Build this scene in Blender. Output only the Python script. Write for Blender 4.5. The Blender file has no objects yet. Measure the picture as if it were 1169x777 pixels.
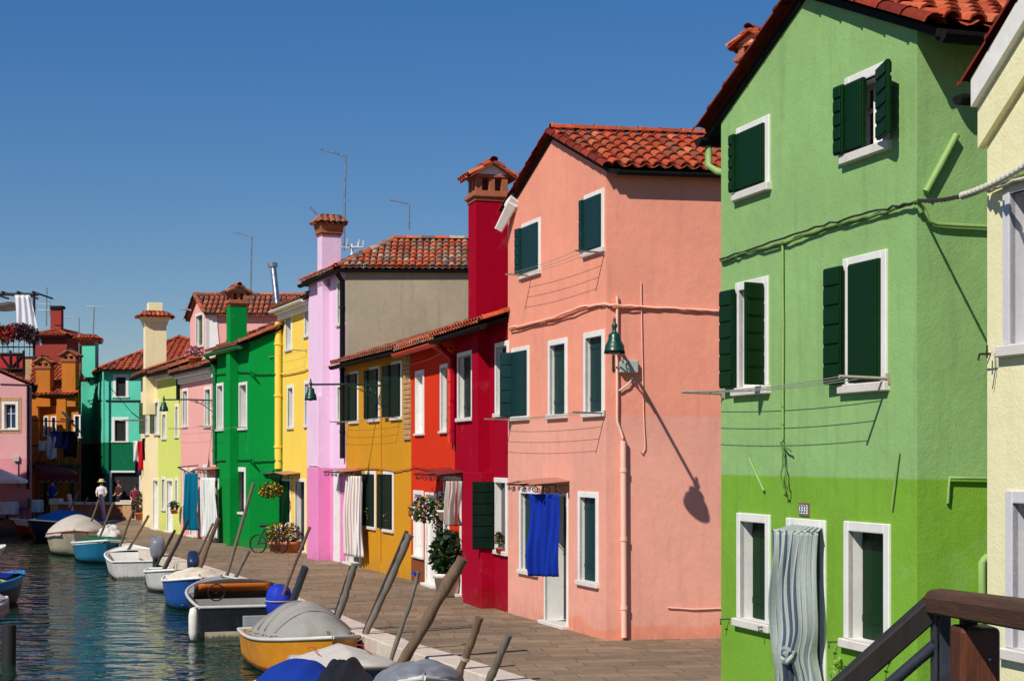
import bpy, bmesh, math, random
from mathutils import Vector, Matrix, noise
random.seed(7)
F, CX, HY, H = 1800.0, 584.5, 523.0, 2.6
WATER_Z = -0.6
scene = bpy.context.scene
COL = scene.collection
UP = Vector((0, 0, 1))
def P(px, py, Y): return Vector(((px-CX)/F*Y, Y, H+(HY-py)/F*Y))
def G(px, py, z=0.0):
    Y = (H-z)*F/(py-HY); return Vector(((px-CX)/F*Y, Y, z))
def lin(c): return c/12.92 if c <= .04045 else ((c+.055)/1.055)**2.4
def S(r, g, b, k=1.0): return (lin(r/255)*k, lin(g/255)*k, lin(b/255)*k, 1)

# ---------------------------------------------------------------- materials
MATS = {}
def mat_base(name):
    m = bpy.data.materials.new(name); m.use_nodes = True
    nt = m.node_tree; nt.nodes.clear()
    out = nt.nodes.new('ShaderNodeOutputMaterial'); b = nt.nodes.new('ShaderNodeBsdfPrincipled')
    nt.links.new(b.outputs[0], out.inputs[0]); MATS[name] = m
    return m, nt, b
def nd(nt, t, **k):
    n = nt.nodes.new(t)
    for a, v in k.items(): setattr(n, a, v)
    return n
def mixc(nt, fac, a, b, mode='MIX'):
    n = nd(nt, 'ShaderNodeMix', data_type='RGBA', blend_type=mode)
    for sock, v in ((n.inputs[0], fac), (n.inputs[6], a), (n.inputs[7], b)):
        if hasattr(v, 'is_output'): nt.links.new(v, sock)
        else: sock.default_value = v
    return n.outputs[2]
def noi(nt, vec, scale, detail=4, rough=.55, out=0):
    n = nd(nt, 'ShaderNodeTexNoise'); n.inputs['Scale'].default_value = scale
    n.inputs['Detail'].default_value = detail; n.inputs['Roughness'].default_value = rough
    nt.links.new(vec, n.inputs['Vector']); return n.outputs[out]
def ramp(nt, fac, lo, hi, a=0.0, b=1.0):
    n = nd(nt, 'ShaderNodeMapRange'); n.inputs[1].default_value = lo; n.inputs[2].default_value = hi
    n.inputs[3].default_value = a; n.inputs[4].default_value = b
    nt.links.new(fac, n.inputs[0]); return n.outputs[0]
def bump(nt, b, h, strength, dist):
    n = nd(nt, 'ShaderNodeBump'); n.inputs['Strength'].default_value = strength; n.inputs['Distance'].default_value = dist
    nt.links.new(h, n.inputs['Height']); nt.links.new(n.outputs[0], b.inputs['Normal'])
def pos(nt): return nd(nt, 'ShaderNodeNewGeometry').outputs['Position']
def scaled(nt, vec, s):
    n = nd(nt, 'ShaderNodeVectorMath', operation='MULTIPLY'); nt.links.new(vec, n.inputs[0]); n.inputs[1].default_value = s
    return n.outputs[0]
def dark(c, k): return (c[0]*k, c[1]*k, c[2]*k, 1)

def paint(name, upper, lower=None, z0=-9, patch=None, patch_z=1.0, wear=.5, seed=0.0):
    """lime plaster wall paint: two coats split at height z0, faded patches, faint runs, scuffed foot"""
    m, nt, b = mat_base(name)
    p = pos(nt); sh = nd(nt, 'ShaderNodeVectorMath', operation='ADD'); nt.links.new(p, sh.inputs[0]); sh.inputs[1].default_value = (seed, seed*1.7, seed*.3)
    q = sh.outputs[0]
    sep = nd(nt, 'ShaderNodeSeparateXYZ'); nt.links.new(p, sep.inputs[0]); z = sep.outputs[2]
    lower = lower or upper
    c = mixc(nt, ramp(nt, z, z0-.012, z0+.012), lower, upper)
    if patch:
        blk = noi(nt, scaled(nt, q, (1, 1, .9)), .55, 1, .3)
        e = nd(nt, 'ShaderNodeMath', operation='MULTIPLY_ADD'); nt.links.new(blk, e.inputs[0]); e.inputs[1].default_value = -2.2; e.inputs[2].default_value = 1.1+patch_z
        d = nd(nt, 'ShaderNodeMath', operation='SUBTRACT'); nt.links.new(e.outputs[0], d.inputs[0]); nt.links.new(z, d.inputs[1])
        c = mixc(nt, ramp(nt, d.outputs[0], -.02, .03), c, patch)
    n1 = noi(nt, q, .75, 6, .62); n2 = noi(nt, q, 7, 6, .75); n3 = noi(nt, scaled(nt, q, (3.5, 3.5, .35)), 2.2, 4, .65)
    w = wear
    c = mixc(nt, 1.0, c, mixc(nt, ramp(nt, n1, .3, .7), (1-.16*w,)*3+(1,), (1+.1*w,)*3+(1,)), 'MULTIPLY')
    c = mixc(nt, 1.0, c, mixc(nt, ramp(nt, n2, .25, .75), (1-.10*w,)*3+(1,), (1+.06*w,)*3+(1,)), 'MULTIPLY')
    c = mixc(nt, 1.0, c, mixc(nt, ramp(nt, n3, .52, .78), (1, 1, 1, 1), (1-.22*w, 1-.22*w, 1-.20*w, 1)), 'MULTIPLY')
    gz = ramp(nt, z, .02, .38, .5, 0.0); gn = noi(nt, q, 3.2, 5, .7); ga = nd(nt, 'ShaderNodeMath', operation='MULTIPLY'); nt.links.new(gz, ga.inputs[0]); nt.links.new(ramp(nt, gn, .35, .65), ga.inputs[1])
    c = mixc(nt, ga.outputs[0], c, mixc(nt, .6, c, (.09, .08, .065, 1)))
    n5 = noi(nt, q, 1.6, 6, .7); c = mixc(nt, ramp(nt, n5, .60, .68, 0, .10*w+.02), c, (min(1, upper[0]*.6+.25), min(1, upper[1]*.6+.25), min(1, upper[2]*.6+.25), 1))
    # chips and salt bloom near the ground
    n4 = noi(nt, q, 11, 6, .75); lowz = ramp(nt, z, .05, .9, .17, -.02)
    s = nd(nt, 'ShaderNodeMath', operation='ADD'); nt.links.new(n4, s.inputs[0]); nt.links.new(lowz, s.inputs[1])
    c = mixc(nt, ramp(nt, s.outputs[0], .80, .86), c, (min(1, upper[0]*.5+.3), min(1, upper[1]*.5+.28), min(1, upper[2]*.5+.25), 1))
    nt.links.new(c, b.inputs['Base Color']); b.inputs['Roughness'].default_value = .9
    b.inputs['Specular IOR Level'].default_value = .08
    nf = noi(nt, q, 45, 5, .6); nc = noi(nt, q, 5, 4, .6)
    a = nd(nt, 'ShaderNodeMath', operation='MULTIPLY_ADD'); nt.links.new(nc, a.inputs[0]); a.inputs[1].default_value = 2.5; nt.links.new(nf, a.inputs[2])
    bump(nt, b, a.outputs[0], .55, .006)
    return m
def plain(name, col, rough=.6, var=.12, scale=6, metal=0, bumpd=.002, spec=.4, stretch=(1, 1, 1), obj=True):
    m, nt, b = mat_base(name)
    v = nd(nt, 'ShaderNodeTexCoord').outputs['Object'] if obj else pos(nt)
    v = scaled(nt, v, stretch)
    n = noi(nt, v, scale, 6, .65); n2 = noi(nt, v, scale*6, 3, .6)
    c = mixc(nt, ramp(nt, n, .3, .7), dark(col, 1-var), dark(col, 1+var))
    c = mixc(nt, ramp(nt, n2, .35, .7), c, mixc(nt, .5, c, dark(col, 1-var*1.4)))
    nt.links.new(c, b.inputs['Base Color'])
    nt.links.new(ramp(nt, n, .3, .7, max(.02, rough-.12), min(1, rough+.1)), b.inputs['Roughness'])
    b.inputs['Metallic'].default_value = metal; b.inputs['Specular IOR Level'].default_value = spec
    if bumpd: bump(nt, b, n2, .5, bumpd)
    return m
def attr(name, rough=.8, var=.15, bumpd=.003, spec=.3, scale=25, trans=0):
    m, nt, b = mat_base(name)
    a = nd(nt, 'ShaderNodeAttribute', attribute_name='Col')
    n = noi(nt, pos(nt), scale, 4, .65)
    c = mixc(nt, 1.0, a.outputs['Color'], mixc(nt, ramp(nt, n, .3, .7), (1-var,)*3+(1,), (1+var,)*3+(1,)), 'MULTIPLY')
    nt.links.new(c, b.inputs['Base Color']); b.inputs['Roughness'].default_value = rough; b.inputs['Specular IOR Level'].default_value = spec
    if bumpd: bump(nt, b, n, .6, bumpd)
    if trans:
        t = nd(nt, 'ShaderNodeBsdfTranslucent'); nt.links.new(c, t.inputs[0]); mx = nd(nt, 'ShaderNodeMixShader'); mx.inputs[0].default_value = trans
        nt.links.new(b.outputs[0], mx.inputs[1]); nt.links.new(t.outputs[0], mx.inputs[2])
        o = [x for x in nt.nodes if x.type == 'OUTPUT_MATERIAL'][0]; nt.links.new(mx.outputs[0], o.inputs[0])
    return m
# ---------------------------------------------------------------- mesh building
class MB:
    def __init__(s): s.v = []; s.f = []; s.m = []; s.c = []; s.sm = []
    def face(s, pts, m=0, c=None, sm=False):
        i = len(s.v); s.v += [Vector(p) for p in pts]; s.f.append(list(range(i, i+len(pts)))); s.m.append(m); s.c.append(c); s.sm.append(sm)
    def add(s, vs, fs, m=0, c=None, sm=False):
        i = len(s.v); s.v += [Vector(p) for p in vs]
        for f in fs: s.f.append([i+k for k in f]); s.m.append(m); s.c.append(c); s.sm.append(sm)
    def box(s, o, a, b, c, m=0, col=None):
        o, a, b, c = Vector(o), Vector(a), Vector(b), Vector(c)
        if a.cross(b).dot(c) < 0: a, b = b, a
        vs = [o, o+a, o+a+b, o+b, o+c, o+a+c, o+a+b+c, o+b+c]
        s.add(vs, [(3, 2, 1, 0), (4, 5, 6, 7), (0, 1, 5, 4), (1, 2, 6, 5), (2, 3, 7, 6), (3, 0, 4, 7)], m, col)
    def fbox(s, fac, u0, u1, z0, z1, o0, o1, m=0, col=None):
        s.box(fac.pt(u0, z0, o0), fac.d*(u1-u0), fac.n*(o1-o0), UP*(z1-z0), m, col)
    def tube(s, pts, r, n=8, m=0, c=None, cap=True, sm=True):
        pts = [Vector(p) for p in pts]; k = len(pts); rs = r if isinstance(r, (list, tuple)) else [r]*k
        vs = []; side = None
        for i, p in enumerate(pts):
            t = (pts[min(i+1, k-1)]-pts[max(i-1, 0)]).normalized()
            if side is None:
                side = t.cross(UP)
                if side.length < .05: side = t.cross(Vector((1, 0, 0)))
            side = (side-t*side.dot(t)).normalized(); o = t.cross(side)
            for j in range(n):
                a = 2*math.pi*j/n; vs.append(p+(side*math.cos(a)+o*math.sin(a))*rs[i])
        fs = [(i*n+j, i*n+(j+1) % n, (i+1)*n+(j+1) % n, (i+1)*n+j) for i in range(k-1) for j in range(n)]
        s.add(vs, fs, m, c, sm)
        if cap:
            s.add(vs[:n], [tuple(reversed(range(n)))], m, c); s.add(vs[-n:], [tuple(range(n))], m, c)
    def lathe(s, c0, prof, n=16, m=0, c=None, sm=True, mat=None):
        c0 = Vector(c0); vs = []
        for r, z in prof:
            for j in range(n):
                a = 2*math.pi*j/n; v = Vector((r*math.cos(a), r*math.sin(a), z))
                vs.append(c0+(mat @ v if mat else v))
        fs = [(i*n+j, i*n+(j+1) % n, (i+1)*n+(j+1) % n, (i+1)*n+j) for i in range(len(prof)-1) for j in range(n)]
        s.add(vs, fs, m, c, sm)
    def grid(s, fn, nu, nv, m=0, c=None, sm=True, cf=None):
        vs = [fn(i/nu, j/nv) for i in range(nu+1) for j in range(nv+1)]
        i0 = len(s.v); s.v += [Vector(p) for p in vs]
        for i in range(nu):
            for j in range(nv):
                s.f.append([i0+i*(nv+1)+j, i0+(i+1)*(nv+1)+j, i0+(i+1)*(nv+1)+j+1, i0+i*(nv+1)+j+1]); s.m.append(m); s.sm.append(sm)
                s.c.append(cf(i/nu, j/nv) if cf else c)
    def build(s, name, mats, parent=None, bevel=0, local=False, solid=0, seg=1):
        if not isinstance(mats, (list, tuple)): mats = [mats]
        me = bpy.data.meshes.new(name)
        off = Vector((0, 0, 0))
        if parent is not None and not local: off = ROOTLOC[root_of(parent).name]
        me.from_pydata([v-off for v in s.v], [], s.f)
        for mt in mats: me.materials.append(MATS[mt] if isinstance(mt, str) else mt)
        me.polygons.foreach_set('material_index', s.m); me.polygons.foreach_set('use_smooth', s.sm)
        if any(c is not None for c in s.c):
            ca = me.color_attributes.new('Col', 'FLOAT_COLOR', 'CORNER'); buf = []
            for f, c in zip(s.f, s.c):
                c = c or (.5, .5, .5, 1); buf += list(c[:3]+(1,))*len(f)
            ca.data.foreach_set('color', buf)
        me.update()
        o = bpy.data.objects.new(name, me); COL.objects.link(o)
        if parent is not None: o.parent = parent
        if solid:
            md = o.modifiers.new('solid', 'SOLIDIFY'); md.thickness = solid; md.offset = 0
        if bevel:
            md = o.modifiers.new('bev', 'BEVEL'); md.width = bevel; md.segments = seg; md.limit_method = 'ANGLE'; md.angle_limit = .7
        return o
ROOTLOC = {}
def root_of(o):
    while o.parent is not None: o = o.parent
    return o
def tag(o, label=None, cat=None, group=None, kind=None):
    if label: o['label'] = label
    if cat: o['category'] = cat
    if group: o['group'] = group
    if kind: o['kind'] = kind
    return o
def thing(name, loc, label, cat, group=None, rz=0):
    o = bpy.data.objects.new(name, None); COL.objects.link(o); o.location = loc; o.empty_display_size = .2
    o.rotation_euler = (0, 0, rz); ROOTLOC[o.name] = Vector(loc)
    return tag(o, label, cat, group)
def single(mb, name, mats, label, cat, group=None, loc=None, **k):
    """a thing that is one mesh: origin moved to loc"""
    if loc is not None:
        loc = Vector(loc); mb.v = [v-loc for v in mb.v]
    o = mb.build(name, mats, None, **k)
    if loc is not None: o.location = loc
    ROOTLOC[o.name] = Vector(loc) if loc is not None else Vector((0, 0, 0))
    return tag(o, label, cat, group)
def copy_tree(o, parent=None):
    c = o.copy(); COL.objects.link(c); c.parent = parent
    for ch in list(o.children): copy_tree(ch, c)
    return c

class Fac:
    """a vertical plane: A is its left end as the camera sees it, n points outward"""
    def __init__(s, A, B):
        s.A = Vector((A[0], A[1], 0)); s.B = Vector((B[0], B[1], 0)); s.L = (s.B-s.A).length; s.d = (s.B-s.A)/s.L
        s.n = Vector((s.d.y, -s.d.x, 0)); s.holes = []
    def pt(s, u, z, o=0): return s.A+s.d*u+s.n*o+UP*z
    def at(s, px, py, o=0):
        r = Vector(((px-CX)/F, 1, (HY-py)/F)); C = Vector((0, 0, H)); t = (o-(C-s.A).dot(s.n))/r.dot(s.n)
        p = C+r*t; return (p-s.A).dot(s.d), p.z
    def w(s, px, py, o=0): u, z = s.at(px, py, o); return s.pt(u, z, o)

def wall_face(mb, fac, prof, m=0):
    bm = bmesh.new(); bm.faces.new([bm.verts.new((u, z, 0)) for u, z in prof])
    def cut(co, no): bmesh.ops.bisect_plane(bm, geom=bm.verts[:]+bm.edges[:]+bm.faces[:], plane_co=co, plane_no=no, dist=1e-5)
    for (a, b, c, d) in fac.holes:
        for u in (a, b): cut((u, 0, 0), (1, 0, 0))
        for z in (c, d): cut((0, z, 0), (0, 1, 0))
    for f in bm.faces:
        ce = f.calc_center_median()
        if any(a < ce.x < b and c < ce.y < d for (a, b, c, d) in fac.holes): continue
        mb.face([fac.pt(v.co.x, v.co.y) for v in f.verts], m)
    bm.free()

# ---------------------------------------------------------------- roof tiles
TILE = {'orange': [S(172, 78, 48), S(180, 86, 54), S(160, 68, 44), S(186, 100, 66), S(150, 66, 44), S(140, 78, 58), S(176, 74, 44)],
        'old': [S(176, 92, 60), S(150, 120, 100), S(165, 140, 122), S(185, 84, 52), S(120, 92, 78), S(170, 100, 70), S(135, 110, 96), S(196, 98, 58)],
        'brown': [S(150, 88, 62), S(132, 84, 66), S(160, 82, 54), S(118, 82, 68), S(172, 100, 72)]}
def tile_roof(mb, e0, e1, t0, t1, pal='orange', pitch=.2, course=.34, seed=1, r=.078):
    rd = random.Random(seed); e0, e1, t0, t1 = map(Vector, (e0, e1, t0, t1))
    ex = (e1-e0); L = ex.length; ex /= L
    n = ex.cross(((t0+t1)/2-(e0+e1)/2)).normalized()
    if n.z < 0: n = -n
    up = n.cross(ex)
    if up.z < 0: up = -up
    s0, s1 = (t0-e0).dot(ex), (t1-e0).dot(ex); T = ((t0-e0).dot(up)+(t1-e0).dot(up))/2
    cols = TILE[pal]
    mb.face([e0-n*.03, e1-n*.03, t1-n*.03, t0-n*.03], 0, dark(cols[0], .55))
    nc = max(1, int(round(L/pitch))); pitch = L/nc
    k0 = int(math.floor(min(0, s0)/pitch)); k1 = nc+int(math.ceil(max(0, s1-L)/pitch))
    for i in range(k0, k1):
        s = (i+.5)*pitch
        lo = 0.0; hi = T
        if s < 0: lo = T*s/s0 if s0 < -.01 else T
        if s > L: lo = T*(s-L)/(s1-L) if s1 > L+.01 else T
        if lo > T-.1: continue
        if s0 > 0 and s < s0: hi = T*s/s0
        if s1 < L and s > s1: hi = T*(L-s)/(L-s1)
        if hi < .08: continue
        k = max(1, int(math.ceil(hi/course)))
        for j in range(k):
            y0 = j*course-.03
            if y0 < lo-.2: continue
            y1 = min(hi, (j+1)*course+.05)
            c = dark(rd.choice(cols), rd.uniform(.8, 1.15)); c2 = dark(c, .8)
            jit = rd.uniform(-.008, .008); lift = .028+rd.uniform(0, .008); a0 = rd.uniform(-.01, .01)
            vs = []
            for y, rr, lf in ((y0, r, lift), (y1, r*.82, .0)):
                for q in range(6):
                    a = math.pi*q/5; vs.append(e0+ex*(s+jit+a0*(y > y0)-math.cos(a)*rr)+up*y+n*(math.sin(a)*rr*.85+lf-.02))
            mb.add(vs, [(q, q+1, 7+q, 6+q) for q in range(5)], 0, c, True)
            # thickness lip at the lower end
            vs2 = [vs[q] for q in range(6)]+[e0+ex*(s+jit-math.cos(math.pi*q/5)*(r-.018))+up*y0+n*(math.sin(math.pi*q/5)*(r*.85-.018)+lift-.02) for q in range(6)]
            mb.add(vs2, [(q+1, q, 6+q, 7+q) for q in range(5)], 0, c2)
        # channel tile between covers
        sc = s+pitch/2
        if 0 < sc < L-.02:
            c = dark(rd.choice(cols), rd.uniform(.6, .85)); wv = pitch*.5
            hh = min(hi, T*sc/s0 if 0 < s0 > sc else hi, T*(L-sc)/(L-s1) if s1 < L and sc > s1 else hi)
            if hh > .1:
                vs = [e0+ex*(sc+dx)+up*y+n*(dz) for y in (-.06, hh) for dx, dz in ((-wv, .02), (-wv*.5, -.012), (0, -.025), (wv*.5, -.012), (wv, .02))]
                mb.add(vs, [(q, q+1, 6+q, 5+q) for q in range(4)], 0, c, True)
def ridge_tiles(mb, p0, p1, pal='orange', r=.1, step=.36, seed=2, upv=UP, joint=None):
    rd = random.Random(seed); p0, p1 = Vector(p0), Vector(p1); t = p1-p0; L = t.length; t /= L
    sd = t.cross(upv).normalized(); u = sd.cross(t)
    if u.dot(upv) < 0: u = -u
    k = max(1, int(round(L/step))); st = L/k
    for i in range(k):
        c = dark(rd.choice(TILE[pal]), rd.uniform(.8, 1.15)); a = p0+t*(i*st-.02); b = p0+t*((i+1)*st+.03)
        vs = []
        for p, rr in ((a, r), (b, r*.86)):
            for q in range(7):
                an = math.pi*q/6; vs.append(p+sd*math.cos(an)*rr+u*(math.sin(an)*rr*.8-.02))
        mb.add(vs, [(q, q+1, 8+q, 7+q) for q in range(6)], 0, c, True)
        vs = []
        for p, rr in ((a, r+.006), (a+t*.03, r+.006)):
            for q in range(7):
                an = math.pi*q/6; vs.append(p+sd*math.cos(an)*rr+u*(math.sin(an)*rr*.8-.02))
        mb.add(vs, [(q, q+1, 8+q, 7+q) for q in range(6)], 0, joint or dark(c, 1.25), True)

# ---------------------------------------------------------------- shutters and windows
def leaf(mb, hinge, dv, w, z0, z1, bands=5, thick=.032, m=0):
    dv = dv.normalized(); t = dv.cross(UP).normalized()*thick; o = Vector((hinge.x, hinge.y, z0))
    mb.box(o-t/2, dv*w, t, UP*(z1-z0), m)
    hb = (z1-z0)/bands
    for k in range(bands):
        for sgn in (-1, 1):
            b0 = o+dv*.012+UP*(k*hb+.012)+t*.5*sgn
            mb.box(b0, dv*(w-.024), t*.38*sgn, UP*(hb-.024), m)
def boards(mb, hinge, dv, w, z0, z1, thick=.03, m=0, n=3):
    dv = dv.normalized(); t = dv.cross(UP).normalized()*thick; o = Vector((hinge.x, hinge.y, z0)); bw = w/n
    for k in range(n): mb.box(o-t/2+dv*(k*bw+.002), dv*(bw-.004), t, UP*(z1-z0), m)
    for z in (.15, .85):
        for sgn in (-1, 1): mb.box(o+dv*.01+UP*((z1-z0)*z)+t*.5*sgn, dv*(w-.02), t*.3*sgn, UP*.06, m)
def window(h, fac, px0, px1, yt, yb, leaves=(), shut=None, sm='shutter_green', fm='white_frame', fw=.085, sillh=.075, dep=.15,
           kind='window', pane='pane_dark', sash=True, z0=None, label=None, bands=5, inside=None, leaflabel=None):
    ym = (yt+yb)/2; uL = fac.at(px0, ym)[0]; uR = fac.at(px1, ym)[0]; pc = (px0+px1)/2
    zt = fac.at(pc, yt)[1]; zb = fac.at(pc, yb)[1] if z0 is None else z0
    if uL > uR: uL, uR = uR, uL
    return window_uz(h, fac, uL, uR, zb, zt, leaves, shut, sm, fm, fw, sillh, dep, kind, pane, sash, label, bands, inside, leaflabel)
def window_uz(h, fac, uL, uR, zb, zt, leaves=(), shut=None, sm='shutter_green', fm='white_frame', fw=.085, sillh=.075, dep=.15,
           kind='window', pane='pane_dark', sash=True, label=None, bands=5, inside=None, leaflabel=None):
    door = kind == 'door'
    if door: sillh = .0
    fw = min(fw, (uR-uL)*.22)
    a, b, c, d = uL+fw, uR-fw, (zb+sillh if not door else .06), zt-fw
    fac.holes.append((a, b, c, d))
    mb = MB(); p = .02
    mb.fbox(fac, uL, a, c if not door else 0, zt, -.03, p); mb.fbox(fac, b, uR, c if not door else 0, zt, -.03, p)
    mb.fbox(fac, a, b, d, zt, -.03, p-.001)
    R = fac.pt
    mb.face([R(a, c, p), R(a, d, p), R(a, d, -dep), R(a, c, -dep)]); mb.face([R(b, c, p), R(b, c, -dep), R(b, d, -dep), R(b, d, p)])
    mb.face([R(a, d, p), R(b, d, p), R(b, d, -dep), R(a, d, -dep)]); mb.face([R(a, c, p), R(a, c, -dep), R(b, c, -dep), R(b, c, p)])
    fr = mb.build(kind, fm, h, bevel=.006)
    if label: fr['label'] = label
    s = MB()
    if door: s.fbox(fac, uL-.02, uR+.02, 0.0, .062, -dep, .12); s.build('doorstep', 'stone_sill', fr, bevel=.01)
    else: s.fbox(fac, uL-.03, uR+.03, zb, zb+sillh-.002, -dep-.01, .055); s.build('sill', 'stone_sill', fr, bevel=.008)
    if shut == 'closed':
        q = MB(); w = (b-a)
        if w > .6:
            boards(q, R(a+.004, 0, -dep*.75), fac.d, w/2-.006, c+.004, d-.004); boards(q, R(b-.004, 0, -dep*.75), -fac.d, w/2-.006, c+.004, d-.004)
        else: boards(q, R(a+.004, 0, -dep*.75), fac.d, w-.008, c+.004, d-.004)
        q.build('shutter', sm, fr, bevel=.003)
    g = MB(); o = -dep-.0
    if door: g.fbox(fac, a, b, c, d, o-.04, o); g.build('door_or_dark_fill', pane, fr)  # white fill is a door; black fill paints in the unlit interior
    else:
        g.face([R(a, c, o), R(b, c, o), R(b, d, o), R(a, d, o)]); g.build('pane', pane, fr)
        if sash and shut != 'closed':
            k = MB(); w = .035
            k.fbox(fac, a, a+w, c, d, o, o+.03); k.fbox(fac, b-w, b, c, d, o, o+.03); k.fbox(fac, a+w, b-w, d-w, d, o, o+.029); k.fbox(fac, a+w, b-w, c, c+w, o, o+.029)
            m_ = (a+b)/2; k.fbox(fac, m_-w/2, m_+w/2, c+w, d-w, o, o+.031); zz = c+(d-c)*.62; k.fbox(fac, a+w, b-w, zz-.012, zz+.012, o, o+.026)
            k.build('sash', 'white_frame' if sash is True else sash, fr)
    if inside == 'lace':
        k = MB(); k.grid(lambda i, j: R(a+(b-a)*(.30+.34*i), c+.04+(d-c-.08)*j, o+.035+.012*math.sin(i*22)), 24, 1); k.build('curtain', 'lace', fr)
    for (sd, ang, wd) in leaves:
        if wd == 'full': wd = b-a+.03
        q = MB(); an = math.radians(ang)
        if sd == 'L': hp = R(a-.01, 0, .03+.03*(ang > 150)); dv = fac.d*math.cos(an)+fac.n*math.sin(an)
        else: hp = R(b+.01, 0, .03+.03*(ang > 150)); dv = -fac.d*math.cos(an)+fac.n*math.sin(an)
        leaf(q, hp, dv, wd, c+.005, d-.005+.02, bands if ang else 1)
        if kind != 'door' or True:
            o_ = q.build('shutter', sm, fr, bevel=.004)
            if leaflabel: o_['label'] = leaflabel
    return fr

def chimney_gable(h, cen, d, n, a, b, z, brick='brick', pal='orange', ridge_along='n', hgt=.62, tymp='white_frame', name='chimney_cap', s=1.0):
    """cap of brick posts carrying a small tiled gable; d,n unit axes, a,b full sizes"""
    mb = MB(); c = Vector((cen[0], cen[1], 0))
    def bx(u0, u1, v0, v1, z0, z1, m=0): mb.box(c+d*u0+n*v0+UP*z0, d*(u1-u0), n*(v1-v0), UP*(z1-z0), m)
    A, B = a/2, b/2
    bx(-A-.02, A+.02, -B-.02, B+.02, z, z+.07); bx(-A-.06, A+.06, -B-.06, B+.06, z+.07, z+.13); bx(-A-.03, A+.03, -B-.03, B+.03, z+.13, z+.18)
    zz = z+.18; ph = .24*s; w = .11
    for i in (-1, 0, 1):
        for j in (-1, 0, 1):
            if i == 0 and j == 0: continue
            bx(i*(A-w/2)-w/2, i*(A-w/2)+w/2, j*(B-w/2)-w/2, j*(B-w/2)+w/2, zz, zz+ph)
    bx(-A+w, A-w, -B+w, B-w, zz-.01, zz+.02, 1)
    bx(-A-.02, A+.02, -B-.02, B+.02, zz+ph, zz+ph+.05)
    zt = zz+ph+.05
    r_, s_ = (n, d) if ridge_along == 'n' else (d, n); RL, SL = (B, A) if ridge_along == 'n' else (A, B)
    rz = SL*.62
    for sg in (-1, 1):
        mb.face([c+r_*sg*(RL+.01)+s_*(-SL)+UP*zt, c+r_*sg*(RL+.01)+s_*SL+UP*zt, c+r_*sg*(RL+.01)+UP*(zt+rz)], 2)
    o = mb.build(name, [brick, 'black', tymp], h, bevel=.006)
    t = MB(); ov = .12
    for sg in (-1, 1):
        e0 = c+s_*sg*(SL+ov)-r_*(RL+ov)+UP*(zt-ov*.62); e1 = c+s_*sg*(SL+ov)+r_*(RL+ov)+UP*(zt-ov*.62)
        t.box(c-r_*(RL+ov)+s_*sg*(SL+ov)+UP*(zt-ov*.62), r_*(2*(RL+ov)), -s_*sg*(SL+ov)+UP*(rz+ov*.62), UP*.03, 0, dark(TILE[pal][0], .6))
        tile_roof(t, e0+UP*.05, e1+UP*.05, c-r_*(RL+ov)+UP*(zt+rz+.05), c+r_*(RL+ov)+UP*(zt+rz+.05), pal, .17, .3, int(abs(c.x*10)))
    ridge_tiles(t, c-r_*(RL+ov)+UP*(zt+rz+.08), c+r_*(RL+ov)+UP*(zt+rz+.08), pal, .085)
    t.build('cap_tiles', 'tile', o)
    return o
def cable(name, pts, r, m, parent, n=6, jitter=.01, sub=6, sag=.0, strands=1):
    mb = MB(); rd = random.Random(len(pts)*7+int(abs(pts[0][0])*100))
    for st in range(strands):
        out = []
        for i in range(len(pts)-1):
            a, b = Vector(pts[i]), Vector(pts[i+1])
            for k in range(sub):
                t = k/sub; p = a.lerp(b, t); p.z -= sag*4*t*(1-t)
                out.append(p+Vector((rd.uniform(-1, 1), rd.uniform(-1, 1), rd.uniform(-1, 1)))*jitter)
        out.append(Vector(pts[-1])); mb.tube(out, r, n)
    return mb.build(name, m, parent)
def clump(mb, c, rad, n, size, pal, rd, flat=False, outer=.5):
    for _ in range(n):
        while True:
            q = Vector((rd.uniform(-1, 1), rd.uniform(-1, 1), rd.uniform(-1, 1)))
            if q.length < 1 and q.length > outer*rd.random(): break
        p = Vector(c)+Vector((q.x*rad[0], q.y*rad[1], q.z*rad[2])); s = size*rd.uniform(.6, 1.3)
        a = Vector((rd.uniform(-1, 1), rd.uniform(-1, 1), rd.uniform(-.6, 1))).normalized(); b = a.cross(Vector((rd.uniform(-1, 1), rd.uniform(-1, 1), rd.uniform(-1, 1)))).normalized()
        mb.face([p-a*s*.6, p+b*s*.35, p+a*s*.7, p-b*s*.35], 0, dark(rd.choice(pal), rd.uniform(.7, 1.25)))
# ================================================================ materials
plain('white_frame', S(228, 225, 218), .7, .09, 3.5, bumpd=.001, obj=False)
plain('stone_sill', S(215, 208, 198), .75, .10, 9, bumpd=.002, obj=False)
plain('quay_stone', S(205, 190, 172), .8, .14, 3, bumpd=.006, obj=False)
plain('shutter_green', S(8, 58, 22, k=.62), .5, .16, 10, bumpd=.001, spec=.15, stretch=(1, 1, .3), obj=False)
plain('shutter_teal', S(22, 66, 66, k=.62), .5, .16, 10, bumpd=.001, spec=.2, stretch=(1, 1, .3), obj=False)
plain('shutter_dark', S(14, 42, 30, k=.62), .5, .2, 10, bumpd=.001, spec=.15, stretch=(1, 1, .3), obj=False)
plain('shutter_olive', S(70, 92, 62), .6, .15, 10, bumpd=.001, obj=False)
plain('pane_dark', (.012, .014, .016, 1), .12, .2, 3, bumpd=0, spec=.5)
plain('pane_blue', S(40, 66, 96), .1, .2, 3, bumpd=0, spec=.8)
plain('pane_warm', S(60, 46, 34), .5, .2, 3, bumpd=0)
plain('door_white', S(224, 220, 210), .5, .06, 3, bumpd=.001)
plain('doorway_shade', (.012, .012, .012, 1), .6, .2, 3, bumpd=0)  # near-black sheet colour that paints in the unlit interior of doorways
plain('lace', S(226, 224, 218), .9, .08, 30)
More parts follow.
